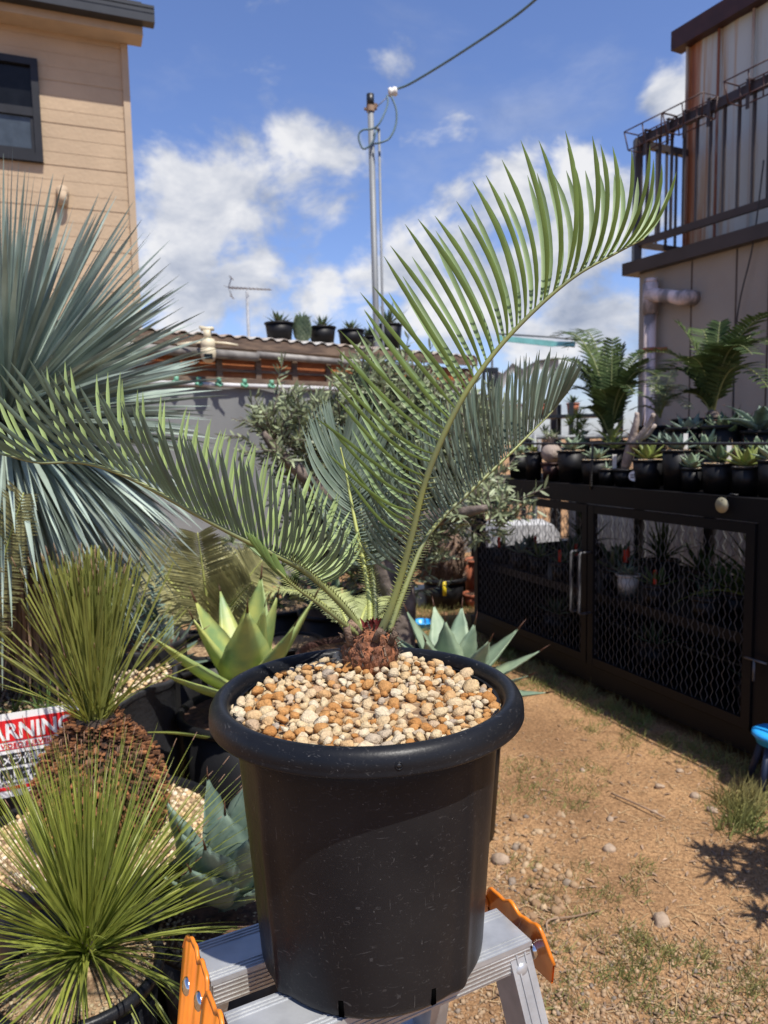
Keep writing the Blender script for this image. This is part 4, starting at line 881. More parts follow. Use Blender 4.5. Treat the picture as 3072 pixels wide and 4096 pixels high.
def tuft(mb, c, n, L_, W_, lo, hi, seed, sag=.2, m1=0, tipf=0, seg=6, blunt=False, az=None, spread=0, fold=.15, jl=.18):
    r_ = random.Random(seed)
    for i in range(n):
        el = math.radians(r_.uniform(lo, hi) if not callable(lo) else lo(r_)); a = r_.uniform(0, 6.2832) if az is None else r_.uniform(*az)
        h = V((math.cos(a), math.sin(a), 0)); d = h*math.cos(el)+Z3*math.sin(el); LL = L_*r_.uniform(1-jl, 1+jl*.6); sg = sag*r_.uniform(.3, 1.5)*max(.12, math.cos(el))
        sw = V((r_.uniform(-.05,.05), r_.uniform(-.05,.05), 0)); b = V(c)+V((r_.uniform(-1,1), r_.uniform(-1,1), r_.uniform(-.3,.3)))*spread
        ps = [b + d*(LL*(j/seg)) - Z3*(sg*LL*(j/seg)**2) + sw*LL*(j/seg)**2 for j in range(seg+1)]
        wd = [W_*(1.25-.3*j/seg) if blunt else W_*(1-.0*j)*max(.05, (1-(j/seg)**2.2)) for j in range(seg+1)]
        mb.ribbon(ps, wd, (Z3+h*.3+V((r_.uniform(-.6,.6), r_.uniform(-.6,.6), 0))), fold)
        if tipf and r_.random() < tipf:
            k = mb.k; mb.k = 1; e = ps[-1]; dd = (ps[-1]-ps[-2]).normalized(); mb.tube([ps[-2].lerp(e, .75), e+dd*L_*.02], [W_*.22 if not blunt else W_*.5, W_*.1], 4); mb.k = k
def simple_frond(mb, p0, p1, bow, n, L_, W_, splay=75, up=None, droop=.15, seed=1, stem=.006, tip_t=.15, fwd=.45):
    """generic pinnate frond from p0 to p1 bowed by vector bow"""
    r_ = random.Random(seed); p0 = V(p0); p1 = V(p1); bow = V(bow); ns = 20
    c = [p0.lerp(p1, i/ns) + bow*(4*(i/ns)*(1-i/ns)) for i in range(ns+1)]
    k = mb.k; mb.k = 1; mb.tube(c, [stem*(1-.8*i/ns) for i in range(ns+1)], 6); mb.k = k
    upv = V(up) if up is not None else Z3
    for i in range(n):
        t = .16+.84*i/n; kk = t*ns; i0 = min(ns-1, int(kk)); p = c[i0].lerp(c[i0+1], kk-i0); T_ = (c[i0+1]-c[i0]).normalized(); S_ = T_.cross(upv).normalized(); N_ = S_.cross(T_)
        LL = L_*(math.sin(math.pi*min(1, .12+.78*t))**.6)*r_.uniform(.88, 1.08)
        for s_ in (-1, 1):
            f = fwd+.5*max(0, t-.7); d = (S_*s_ + T_*f + N_*r_.uniform(.1, .35)).normalized()
            ps = [p + d*(LL*u) - Z3*(droop*LL*u*u) for u in (0, .3, .6, .85, 1)]
            mb.ribbon(ps, [W_*.5, W_, W_*.95, W_*.6, W_*.06], N_, .12)
def cycad(root, c, tips, n, L_, W_, m, bowf=.22, seed=3, stem=.006, name='frond', droop=.12, mr=None, up=None):
    for i, tp in enumerate(tips):
        mb = MB(); d = V(tp)-V(c); hz = V((d.x, d.y, 0)); bow = Z3*(bowf*hz.length) - hz*(bowf*.35)
        simple_frond(mb, c, tp, bow, n, L_, W_, droop=droop, seed=seed+i, stem=stem, up=up); mb.build(name, [m, mr or M['rachis']], root)
# ------------------------------------------------------------------ blue yucca in a big planter bag (left)
yb = V((-1.12, 2.42, 0)); YR = .40; YH = .68
yuc = empty('potted_yucca', 'big powder-blue yucca ball on a trunk with a dead-leaf skirt', 'yucca', tuple(yb))
mb = MB()
def bagfn(r, z, a): return r*(1+.018*math.sin(a*17+z*3)+.012*math.sin(a*7.3)) if r > .1 else r
mb.lathe([(0, .0), (YR*.96, .0), (YR, .1), (YR*1.0, YH*.6), (YR*.99, YH-.03), (YR*1.02, YH-.012), (YR*1.005, YH), (YR*.975, YH-.012), (YR*.96, YH-.05)], yb, 120, bagfn)
for i, v in enumerate(mb.v):
    if v[2] > YH-.06: mb.v[i] = (v[0], v[1], v[2]+.010*math.sin(math.atan2(v[1]-yb.y, v[0]-yb.x)*11))
mb.build('planter_bag', M['bag'], yuc)
mb = MB(); mb.lathe([(0, YH-.02), (YR*.6, YH-.03), (YR*.965, YH-.045)], yb, 40); mb.build('soil', M['soild'], yuc)
gg = stones('gravel_mulch', [(x, y, YH-.025, r) for (x, y, z, r) in disc_spots((yb.x, yb.y), YR*.93, lambda x, y: 0, .007, .013, .5, 77, 3)], M['gravelY'], yuc, T1, 8); gg['kind'] = 'stuff'
yc = P(15, 1660, 2.3)
mb = MB(); mb.tube([yb+V((-.03,0,YH-.05)), V((yc.x+.03, yc.y+.02, 1.1)), yc-Z3*.05], [.075, .07, .06], 14)
mb.build('trunk', M['core'], yuc)
mb = MB(); r_ = random.Random(31)
for i in range(760):
    z1 = r_.uniform(.85, yc.z-.02); a = r_.uniform(0, 6.28); h = V((math.cos(a), math.sin(a), 0)); b = V((yc.x+(yb.x-yc.x)*(yc.z-z1)/.9, yc.y+(yb.y-yc.y)*(yc.z-z1)/.9, z1)) + h*.06; L_ = r_.uniform(.28, .5)
    ps = [b, b+h*.05*r_.uniform(.5,1.6)-Z3*L_*.4, b+h*.08*r_.uniform(.3,1.6)-Z3*L_*.75, b+h*.09*r_.uniform(.3,1.8)-Z3*L_]
    for q in ps:
        if q.z < YH-.03: q.z = YH-.03
    mb.ribbon(ps, [.014, .012, .009, .002], h+V((r_.uniform(-.5,.5), r_.uniform(-.5,.5), 0)), .1)
mb.build('dead_leaf_skirt', M['skirt'], yuc)
mb = MB(); r_ = random.Random(32)
for i in range(1450):
    u = r_.uniform(-.78, 1); a = r_.uniform(0, 6.2832); sE = math.sqrt(1-u*u); d = V((sE*math.cos(a), sE*math.sin(a), u))
    L_ = .60*r_.uniform(.80, 1.04)*(1+.36*max(0, u) if u > 0 else 1-.12*abs(u)); b = yc + d*.05 - Z3*.04; sg = .05 + .10*max(0, sE-.2)*r_.uniform(.2, 1.2)
    if u < -.05: sg += .10+.25*r_.random()
    n_ = 7; ps = [b + d*(L_*j/n_) - Z3*(sg*L_*(j/n_)**2) for j in range(n_+1)]; W_ = r_.uniform(.011, .018)
    wd = [W_*x for x in (.75, .7, .82, .95, 1, .86, .5, .05)]
    nn = V((r_.uniform(-1,1), r_.uniform(-1,1), r_.uniform(-.2,1))); nn = nn + d.cross(nn)*.2
    mb.ribbon(ps, wd, nn, .12)
mb.build('leaf_crown', M['yucca'], yuc)
# small grassy weeds growing in the same planter
mb = MB()
for i in range(9): tuft(mb, yb+V((-.02+.055*i-.2, -.30+.03*(i % 3), YH-.03)), 12, .13, .007, 20, 80, 50+i, .6)
mb.build('weeds', M['midgreen'], yuc)

# second (taller) bag behind right of it with silver bush
def bag_plant(px, py, Y, R, H, label, seed):
    c = P(px, py, Y); c.z = 0; o = empty('planter_bag', label, 'planter bag', tuple(c)); mb = MB()
    mb.lathe([(0, 0), (R*.95, 0), (R, H*.5), (R*.99, H-.02), (R*1.03, H-.005), (R, H), (R*.96, H-.03)], c, 90, lambda r, z, a: r*(1+.014*math.sin(a*15+seed)+.01*math.sin(a*6.1)) if r > .1 else r)
    mb.build('bag', M['bag'], o); mb = MB(); mb.lathe([(0, H-.02), (R*.955, H-.035)], c, 40); mb.build('soil', M['soild'], o); return o, c
o, c = bag_plant(520, 2900, 2.72, .22, .72, 'tall pleated black planter bag with silvery shrub behind the grass trees', 3)
mb = MB()
r_ = random.Random(8)
for k in range(16):
    b = c+V((r_.uniform(-.12,.12), r_.uniform(-.12,.12), .70)); d = V((r_.uniform(-.5,.5), r_.uniform(-.5,.2), 1)).normalized(); L_ = r_.uniform(.12, .34)
    for j in range(26):
        q = b+d*(L_*j/26); h = V((r_.uniform(-1,1), r_.uniform(-1,1), r_.uniform(-.2,.9))).normalized(); mb.ribbon([q, q+h*.02, q+h*.04], [.006, .013, .002], V((0,-.6,1)), .1)
mb.build('foliage', M['agS'], o)

# ------------------------------------------------------------------ grass tree with rusty trunk
gc = P(412, 3330, 1.80); gt = empty('potted_grass_tree', 'grass tree with fat rusty trunk and clipped olive needles in a gravel-topped pot', 'potted plant', (gc.x, gc.y, 0))
GH = gc.z+.02; GR = .285
pot_parts(gt, (gc.x, gc.y, 0), GR, GH, M['pot'], M['soil'], .016, .78, mulch=1, mr=.010)
mb = MB(); tb = V((gc.x, gc.y, GH-.03)); TH = P(385, 2880, 1.80).z - tb.z
prof = [(.0, 0), (.120, 0), (.142, .07), (.147, TH*.35), (.138, TH*.58), (.105, TH*.78), (.066, TH*.90), (.045, TH*1.02), (.0, TH*1.04)]
mb.lathe(prof, tb, 40); trunk = mb.build('trunk', M['core'], gt)
mb = MB(); r_ = random.Random(41)
def prr(h):
    for (r0, z0), (r1, z1) in zip(prof[1:], prof[2:]):
        if z0 <= h <= z1: return r0+(r1-r0)*(h-z0)/(z1-z0+1e-9)
    return .03
for i in range(2600):
    h = TH*1.0*(i+.5)/2600; a = i*ga*1.0+r_.uniform(-.1,.1); R_ = prr(h); dr = V((math.cos(a), math.sin(a), 0)); nz = -.35+1.9*max(0, (h/TH-.55)); d = (dr + Z3*(nz+r_.uniform(-.35,.35)) + V((r_.uniform(-.3,.3), r_.uniform(-.3,.3), 0))).normalized(); p = tb+dr*(R_-.004)+Z3*h
    L_ = r_.uniform(.012, .034); sd = d.cross(Z3).normalized(); w_ = r_.uniform(.003, .0065)
    mb.box(p+d*L_/2, (w_*1.5, L_, w_*.75), (sd, d, sd.cross(d)))
mb.build('leaf_bases', M['trunkb'], trunk, smooth=False)
mb = MB(); tc_ = tb+Z3*(TH*.97)
tuft(mb, tc_, 460, .41, .0040, lambda r: 90-abs(r.gauss(0, 11.5)), 0, 42, .05, tipf=.25, seg=6, blunt=True, spread=.022)
tuft(mb, tc_, 60, .38, .0036, 35, 58, 43, .15, tipf=.5, seg=7, blunt=True, spread=.02)
mb.build('needle_leaves', [M['needle'], M['tip']], gt)

# ------------------------------------------------------------------ green strap plant in the front-left pot
sc0 = P(350, 3800, 1.36); sp_ = empty('potted_strap_plant', 'bushy bright green strap-leaved plant in ribbed black pot', 'potted plant', (sc0.x, sc0.y, 0))
SHt = sc0.z; SR = .146
fc = V((sc0.x, sc0.y-.045, 0))
pot_parts(sp_, fc, SR, SHt, M['pot'], M['soil'], .013, .80, ribs=14, mulch=1, mr=.0052, mm=M['gravelM'], soil=SHt-.014)
mb = MB(); c = V((fc.x, fc.y+.045, SHt-.005))
tuft(mb, c, 330, .43, .0050, lambda r: 88-abs(r.gauss(0, 24)), 0, 61, .10, tipf=.35, seg=8, spread=.010)
tuft(mb, c, 180, .44, .0050, 12, 50, 62, .22, tipf=.3, seg=8, spread=.012)
tuft(mb, c, 26, .28, .0056, 5, 40, 63, .95, tipf=.1, seg=9, spread=.012, az=(math.pi*1.05, math.pi*1.95))
mb.build('strap_leaves', [M['needle2'], M['tip']], sp_)
mb = MB(); mb.lathe([(0,-.02),(.02,-.02),(.022,.02),(.012,.04),(0,.05)], c, 16); mb.build('crown_base', M['core'], sp_)

# ------------------------------------------------------------------ silver-blue agave left of ladder
ac = P(905, 3560, 1.62); AH = P(905, 3660, 1.62).z; ab = V((ac.x, ac.y+.02, 0))
ag = empty('potted_blue_agave', 'broad silver-blue agave in a round black pot behind the stepladder', 'potted plant', tuple(ab))
t_ = pot_parts(ag, ab, .17, AH, M['potdark'], M['soild'], .014, .8, mulch=1, mr=.007, mm=M['gravelM'])
def leaf_to(root, base, tipx, tipy, tipY, W_, m, curve=.1, up=None, depth=.28, teeth=.05, wpos=.5, thick=.09, n=12):
    tp = P(tipx, tipy, tipY); d = tp-base; L_ = d.length; dn_ = d.normalized(); hz = V((dn_.x, dn_.y, 0)); u = up if up is not None else (Z3*hz.length-hz.normalized()*dn_.z)
    d2 = (d - V(u)*(curve*L_*.8)); mb = MB(); aleaf(mb, base, d2, V(u), d2.length, W_, curve, depth, thick, n, teeth, wpos); mb.build('leaf', [m, M['spine']], root)
b0 = t_+Z3*.02
for (x, y, Y, W_) in ((665,3205,1.50,.115),(830,3110,1.66,.10),(985,3130,1.70,.12),(720,3330,1.45,.12),(820,3390,1.40,.13),(640,3500,1.50,.09),(1000,3350,1.45,.13),(1120,3250,1.6,.13),(900,3250,1.55,.12),(1150,3480,1.55,.12),(760,3480,1.38,.12)):
    leaf_to(ag, b0, x, y, Y, W_, M['agS'], .16, depth=.3, teeth=.07, wpos=.62)
# yellow-green agave behind the pot (left)
yb0 = P(985, 2790, 2.45); yg = empty('potted_yellow_agave', 'large yellow-green agave with smooth broad leaves behind the black pot', 'potted plant', (yb0.x, yb0.y, 0))
t_ = pot_parts(yg, V((yb0.x, yb0.y, 0)), .22, yb0.z-.03, M['potdark'], M['soild'], .016, .8)
b0 = V((yb0.x, yb0.y, yb0.z-.02))
for (x, y, Y, W_) in ((780,2400,2.50,.165),(1045,2305,2.55,.155),(1260,2385,2.45,.17),(600,2540,2.15,.12),(640,2690,2.10,.10),(700,2600,2.2,.11),(990,2440,2.20,.16),(1110,2380,2.38,.13),(1060,2420,2.25,.08),(770,2470,2.3,.11),(1440,2600,2.35,.10),(880,2360,2.7,.09),(1180,2500,2.2,.10)):
    leaf_to(yg, b0, x, y, Y, W_*1.15, M['agY'], .07, depth=.22, teeth=.018, wpos=.40)
leaf_to(yg, b0+V((-.02,-.06,-.13)), 560, 2930, 2.0, .05, M['yelgreen'], -.12, depth=.2, teeth=.01)
# grey-green agave (right)
rb0 = P(1810, 2760, 2.60); rg = empty('potted_grey_agave', 'toothed grey-green agave behind the right side of the big pot', 'potted plant', (rb0.x, rb0.y, 0))
pot_parts(rg, V((rb0.x, rb0.y, 0)), .185, rb0.z-.03, M['potdark'], M['soild'], .015, .8)
b0 = V((rb0.x, rb0.y, rb0.z-.02))
for (x, y, Y, W_) in ((1625,2440,2.65,.115),(1735,2420,2.80,.10),(1848,2425,2.75,.10),(1780,2480,2.45,.10),(1900,2490,2.5,.12),(2075,2512,2.62,.12),(2165,2600,2.55,.10),(2190,2770,2.38,.09),(2120,2700,2.30,.09),(1590,2560,2.4,.11),(1520,2500,2.7,.11),(1960,2560,2.35,.11),(1700,2560,2.3,.11)):
    leaf_to(rg, b0, x, y, Y, W_*1.35, M['agB'], .10, depth=.25, teeth=.06, wpos=.38)

# ------------------------------------------------------------------ khaki cycads
kc = P(845, 2540, 3.0); kg = empty('potted_khaki_cycad', 'khaki-fronded cycad in a pot behind the yellow agave', 'potted plant', (kc.x, kc.y, 0))
pot_parts(kg, V((kc.x, kc.y, 0)), .17, kc.z-.04, M['potdark'], M['soil'], .014, .8)
cycad(kg, kc, [P(790,2130,2.9), P(1050,2240,3.0), P(500,2140,3.05), P(1010,2330,2.8), P(660,2280,3.3), P(950,2200,3.4)], 40, .165, .0105, M['khaki'], .05, 3, .008, up=V((0,-1,.3)), droop=.05, mr=M['rachisy'])
lc_ = P(-130, 2740, 2.0); lg = empty('potted_bronze_cycad', 'bronze-khaki cycad frond rising at the left edge', 'potted plant', (lc_.x, lc_.y, 0))
pot_parts(lg, V((lc_.x, lc_.y, 0)), .07, lc_.z-.03, M['potdark'], M['soil'], .012, .8)
cycad(lg, lc_, [P(95,1970,1.92), P(-60,2100,1.7), P(-400,2200,2.0)], 56, .10, .0075, M['khaki'], .02, 5, .006, up=V((0,-1,.2)), droop=.02, mr=M['rachisy'])
hc_ = P(1420, 2600, 3.1); hg = empty('potted_pale_cycad', 'pale green cycad with low arching fronds in a dark red bowl', 'potted plant', (hc_.x, hc_.y, 0))
pot_parts(hg, V((hc_.x, hc_.y, 0)), .24, hc_.z-.0, M['rustred'], M['soild'], .018, .8)
M['pale'] = mat('pale_green_leaflet', (.42, .46, .20), .5, (.32, .36, .16), 6, trans=.25, island=.2)
cycad(hg, hc_, [P(900,2440,2.9), P(1180,2420,3.6), P(1650,2560,3.6), P(1560,2420,3.5)], 60, .11, .008, M['pale'], .28, 9, .008, droop=.2, mr=M['rachisy'])

# ------------------------------------------------------------------ olive tree
oc = P(1560, 2440, 3.4); ob_ = V((oc.x, oc.y, 0)); ol = empty('olive_tree', 'gnarled potted olive tree with grey-green leaves behind the cycad', 'tree', tuple(ob_))
pot_parts(ol, ob_, .26, .42, M['potdark'], M['soild'], .018, .8)
mb = MB(); r_ = random.Random(71)
j0 = P(1545, 2120, 3.4)
mb.tube(catmull([ob_+Z3*.40, P(1600,2400,3.4), P(1530,2250,3.42), j0], 10), [.10, .095, .085, .08, .08, .075, .07, .07, .065, .06, .06], 12)
limbs = [[j0, P(1400,2060,3.35), P(1250,1930,3.3), P(1130,1820,3.25), P(1050,1730,3.2)], [j0, P(1500,1900,3.5), P(1480,1700,3.6), P(1430,1560,3.6)], [j0, P(1650,1950,3.4), P(1780,1800,3.4), P(1850,1700,3.4)], [j0, P(1700,2080,3.2), P(1850,2050,3.1), P(1960,2030,3.0)], [j0, P(1350,1900,3.6), P(1250,1750,3.7)]]
for lb in limbs: mb.tube(catmull(lb, 10), [.055-.042*i/10 for i in range(11)], 9)
for v_i, v in enumerate(mb.v):
    n_ = noise.noise(V(v)*9); mb.v[v_i] = (v[0]+.012*n_, v[1]+.012*n_, v[2]+.006*n_)
mb.build('trunk', M['bark'], ol)
mb = MB(); tw = []
def twig(p, d, L_, nl):
    k = mb.k; mb.k = 1; cpt = catmull([p, p+d*L_*.5+V((r_.uniform(-.03,.03), r_.uniform(-.03,.03), .01)), p+d*L_+V((r_.uniform(-.05,.05), r_.uniform(-.05,.05), r_.uniform(-.03,.05)))], 5); mb.tube(cpt, [.004, .0035, .003, .0025, .002, .001], 4, False); mb.k = k
    for j in range(nl):
        t = j/nl*5; i0 = min(4, int(t)); q = cpt[i0].lerp(cpt[i0+1], t-i0); T_ = (cpt[i0+1]-cpt[i0]).normalized()
        s_ = T_.cross(V((r_.uniform(-1,1), r_.uniform(-1,1), r_.uniform(-1,1)))).normalized(); h = (s_+T_*.8).normalized(); LL = r_.uniform(.038, .062)
        mb.ribbon([q, q+h*LL*.35, q+h*LL*.7, q+h*LL], [.004, .0115, .010, .001], V((r_.uniform(-1,1), r_.uniform(-1,.3), r_.uniform(0,1.2))), .08)
cl = [(P(1480,1720,3.5), .30, 80), (P(1300,1800,3.5), .24, 62), (P(1120,1760,3.3), .16, 34), (P(1640,1780,3.5), .30, 80), (P(1800,1850,3.4), .24, 54), (P(1450,1980,3.6), .30, 74), (P(1350,2120,3.5), .22, 44), (P(1700,2080,3.5), .24, 50), (P(1950,2080,3.1), .12, 18), (P(1560,1600,3.6), .22, 44), (P(1250,2000,3.6), .18, 28), (P(1900,1750,3.6), .18, 28), (P(1550,2250,3.7), .25, 50), (P(1650,1950,3.6), .26, 50), (P(1400,1900,3.7), .26, 40), (P(1300,2250,3.9), .28, 40), (P(1850,1980,3.5), .2, 34)]
for (c, R_, n_) in cl:
    for i in range(int(n_*1.7)):
        d = V((r_.gauss(0,1), r_.gauss(0,1), r_.gauss(.15,1))).normalized(); p = c + d*R_*r_.uniform(.1, .8); dd = (d*.7+V((r_.uniform(-.5,.5), r_.uniform(-.5,.5), .55))).normalized(); twig(p, dd, r_.uniform(.10, .2), 17)
for (x, y) in ((1100, 1400), (1390, 1560), (1580, 1400), (1190, 1640)):
    p = P(x, y+260, 3.4); twig(p, (P(x, y, 3.4)-p).normalized(), (P(x, y, 3.4)-p).length, 26)
mb.build('foliage', [M['olive'], M['bark']], ol)

# ------------------------------------------------------------------ things behind, centre
cc_ = P(1775, 2300, 6.2); cr_ = empty('potted_stump_cycad', 'cycad with twin shaggy brown stumps in a black pot', 'potted plant', (cc_.x, cc_.y, 0))
CH = P(1775, 2305, 6.2).z; pot_parts(cr_, V((cc_.x, cc_.y, 0)), .175, CH, M['potdark'], M['soild'], .02, .85)
mb = MB(); r_ = random.Random(81)
for (dx, dz, R_, H_) in ((-.10, 0, .10, .32), (.05, .05, .13, .42)):
    b = V((cc_.x+dx, cc_.y, CH-.03)); mb.lathe([(0, 0), (R_*.8, 0), (R_, H_*.4), (R_*.95, H_*.75), (R_*.5, H_), (0, H_*1.02)], b, 20)
    for i in range(260):
        h = r_.uniform(0, H_*.95); a = r_.uniform(0, 6.28); dr = V((math.cos(a), math.sin(a), 0)); p = b+dr*R_*.9+Z3*h; mb.ribbon([p, p+(dr+Z3*.4)*.03, p+(dr+Z3*.9)*.055], [.02, .016, .004], dr, .2)
mb.build('stump', M['caudexd'], cr_)
mb = MB(); tuft(mb, V((cc_.x, cc_.y, CH+.34)), 60, .32, .010, 20, 80, 82, .3); mb.build('fronds', M['olive'], cr_)
c = P(1778, 2355, 6.01); mb = MB(); mb.box(c, (.030, .008, .12)); tag(mb.build('plant_tag', M['yellow'], None, loc=tuple(c)), 'narrow yellow plant tag on the black pot', 'tag')
c = onz(1688, 2415, 0); c.z = .075
fb = empty('foam_block', 'off-white foam block lying on grass by the black pot', 'foam block', (c.x, c.y, 0)); rot = Matrix.Rotation(.5, 3, 'Z')
mb = MB(); mb.box(V((c.x, c.y, .075)), (.23, .16, .15), (rot @ V((1,0,0)), rot @ V((0,1,0)), Z3)); mb.build('block', M['styro'], fb, smooth=False)
c = onz(1690, 2515, .0); mb = MB(); mb.lathe([(0,0),(.065,0),(.08,.05),(.09,.055),(.085,.06),(.075,.05),(.06,.01),(0,.01)], c, 28); tag(mb.build('blue_dish', M['blue'], None, loc=tuple(c)), 'blue plastic dish on the ground behind the grey-green agave', 'dish')
for (px, py, Y, R, H, lb, mm_) in ((1905, 2235, 6.4, .11, .0, 'orange terracotta pot on dark stand beside the cage corner', M['terra']), (1905, 2420, 6.2, .11, .10, 'orange terracotta pot lying low by the cage foot', M['terra']), (1850, 2262, 6.9, .13, .0, 'plain black pot between the stump cycad and the cage', M['potdark'])):
    c = P(px, py, Y); zt_ = max(c.z, .12); o = empty('plant_pot', lb, 'pot', (c.x, c.y, 0)); pot_parts(o, V((c.x, c.y, 0)), R, zt_, mm_, M['soild'], .012, .8, seg=24)
# chain-link behind
def zigzag(mb, O, X, Zd, W_, H_, cw, ch_, r, off=V((0,0,0))):
    n = int(W_/cw); m_ = int(H_/ch_*2)
    for i in range(n+1):
        pts = [O + X*((i+(.25 if (j+i) % 2 else -.25)*2*.5)*cw) + Zd*(j*ch_/2) + off for j in range(m_+1)]
        mb.tube(pts, r, 3, False)
f0 = V((.2, 7.2, 0)); fx = V((.97, -.24, 0)).normalized()
ft = empty('chain_link_fence', 'grey chain-link fence behind the black cage', 'fence', tuple(f0)); mb = MB(); zigzag(mb, f0+Z3*.1, fx, Z3, 2.6, 1.3, .07, .10, .003); mb.build('mesh', M['galv'], ft)
for i in range(3):
    mb = MB(); mb.tube([f0+fx*i*1.25, f0+fx*i*1.25+Z3*1.45], .025, 8); mb.build('post', M['galv'], ft)
mb = MB(); mb.tube([f0+Z3*1.42, f0+fx*2.5+Z3*1.42], .02, 8); mb.build('rail', M['galv'], ft)
# white covered machine seen through the cage
c = P(2080, 2200, 6.3); mc = empty('white_cabinet', 'white covered appliance seen through the cage mesh', 'appliance', (c.x, c.y, 0))
mb = MB(); prf = [(-.30, 0), (-.30, .62), (-.24, .70), (.24, .70), (.30, .62), (.30, 0)]; vs = [V((c.x+x, c.y-.2, z)) for x, z in prf]+[V((c.x+x, c.y+.25, z)) for x, z in prf]; n_ = len(prf)
mb.add(vs, [tuple(range(n_)), tuple(range(n_, 2*n_))[::-1]]+[(i, (i+1) % n_, n_+(i+1) % n_, n_+i) for i in range(n_)]); mb.build('cover', M['tarpedge'], mc, smooth=False)
mb = MB(); mb.box(V((c.x, c.y-.21, .35)), (.5, .02, .02)); mb.build('strap', M['gutter'], mc, smooth=False)
# ------------------------------------------------------------------ black cage
K0 = V((.640, 5.245, 0)); kd = V((.395, -.919, 0)).normalized(); kb = V((.919, .395, 0)).normalized(); KL = 3.3; KD = .95; KZ0 = .06; KZ1 = 1.165
cage = empty('plant_cage', 'long black steel cage cabinet with wire mesh doors', 'cage', tuple(K0))
def kp(s, d, z): return K0 + kd*s + kb*d + Z3*z
def kproj(px, py, d=0):
    q = onwall(px, py, (K0.x+kb.x*d, K0.y+kb.y*d), (kd.x, kd.y)); return (V((q.x, q.y, 0))-K0-kb*d).dot(kd), q.z
sd_ = kproj(2365, 2300)[0]; send = kproj(3045, 2500)[0]
def kbeam(mb, s0, s1, z0, z1, d0, d1): mb.box(kp((s0+s1)/2, (d0+d1)/2, (z0+z1)/2), (s1-s0, d1-d0, z1-z0), (kd, kb, Z3))
mb = MB()
kbeam(mb, -.02, KL, KZ1-.10, KZ1, -.02, .04); kbeam(mb, -.02, KL, KZ1-.10, KZ1, KD-.05, KD)
kbeam(mb, -.02, KL, KZ1-.012, KZ1-.003, .04, KD-.05)
kbeam(mb, -.02, KL, KZ0, KZ0+.10, -.02, .06); kbeam(mb, -.02, KL, KZ0, KZ0+.08, KD-.05, KD); kbeam(mb, 0, KL, KZ0+.03, KZ0+.045, .06, KD-.05)
for s in (.0, KL-.06):
    for d in (0, KD-.06): kbeam(mb, s, s+.06, KZ0+.1, KZ1-.1, d, d+.06)
for s in (.62, 1.22, 2.05, 2.7): kbeam(mb, s, s+.05, KZ0+.08, KZ1-.1, KD-.05, KD)
mb.build('frame', M['frameblk'], cage, smooth=False)
mb = MB(); kbeam(mb, .03, KL-.03, .52, .545, .10, KD-.06); kbeam(mb, .03, KL-.03, .50, .55, .07, .10); mb.build('shelf', M['frameblk'], cage, smooth=False)
mb = MB(); kbeam(mb, -.03, KL+.02, .0, KZ0-.004, .10, KD-.08); mb.build('plinth', M['sill'], cage, smooth=False)
mb = MB(); kbeam(mb, .06, KL-.06, KZ0+.082, .60, KD-.034, KD-.018); mb.build('added_back_board', M['frameblk'], cage, smooth=False)  # board added to keep the lower inside of the cage dark
mb = MB(); mb.box(kp(.030, KD/2, .36), (.010, KD-.13, .58), (kd, kb, Z3)); mb.build('end_board', M['frameblk'], cage, smooth=False)
# doors
def door(s0, s1, hs):
    mb = MB(); z0 = KZ0+.105; z1 = KZ1-.105; w_ = .045
    kbeam(mb, s0, s0+w_, z0, z1, -.03, .0); kbeam(mb, s1-w_, s1, z0, z1, -.03, .0); kbeam(mb, s0+w_, s1-w_, z0, z0+w_, -.028, -.002); kbeam(mb, s0+w_, s1-w_, z1-w_, z1, -.028, -.002)
    d = mb.build('door', M['frameblk'], cage, smooth=False)
    mb = MB(); zigzag(mb, kp(s0+w_, -.012, z0+w_), kd, Z3, s1-s0-2*w_, z1-z0-2*w_, .030, .062, .0020); mb.build('mesh', M['mesh'], d)
    if hs is not None:
        h0 = kp(hs, -.03, .46); h1 = kp(hs, -.03, .80); o_ = -kb*.075
        mb = MB(); mb.tube([h0, h0+o_*.9, h0+o_+Z3*.012, h1+o_-Z3*.012, h1+o_*.9, h1], .0065, 8)
        for i in range(40):
            q = (h0+o_).lerp(h1+o_, (i+1)/41); mb.tube([q-Z3*.002, q+Z3*.002], .0082, 8)
        mb.build('handle', M['handle'], d)
door(.05, sd_-.005, sd_-.045); door(sd_+.005, send-.02, sd_+.03); door(send+.05, KL-.02, None)
mb = MB(); zigzag(mb, kp(.03, KD-.02, .14), kd, Z3, KL-.06, .93, .055, .09, .003); mb.build('back_mesh', M['galv'], cage)
mb = MB(); zigzag(mb, kp(.0, .06, .14), kb, Z3, KD-.12, .93, .05, .08, .003); mb.build('end_mesh', M['mesh'], cage)
mb = MB(); kbeam(mb, send-.015, send+.045, KZ0+.1, KZ1-.1, -.02, .04); mb.build('centre_post', M['frameblk'], cage, smooth=False)
mb = MB(); q = kp(send+.012, -.05, .40); mb.tube([q, q+Z3*.09], .006, 8); mb.beam(q+Z3*.09-kd*.05, q+Z3*.09+kd*.06, .008, .008); mb.build('bolt_latch', M['handle'], cage)
# rebar guard rail over the top
zr1 = 1.394; mb = MB(); mb.tube([kp(-.05, -.01, zr1), kp(KL, -.01, zr1)], .0065, 8)
rail_ = empty('guard_rail', 'thin black rod rail along the cage top edge', 'rail', tuple(kp(0, 0, KZ1))); mb.build('rod', M['steel'], rail_)
for s in (kproj(2378, 1850)[0], .02, send+1.0):
    mb = MB(); mb.tube([kp(s, -.025, KZ1-.02), kp(s, -.012, zr1)], .006, 8)
    for i in range(16): zq = KZ1+.22*i/16; mb.tube([kp(s, -.022, zq), kp(s, -.022, zq+.004)], .008, 6)
    mb.build('upright', M['steel'], rail_)
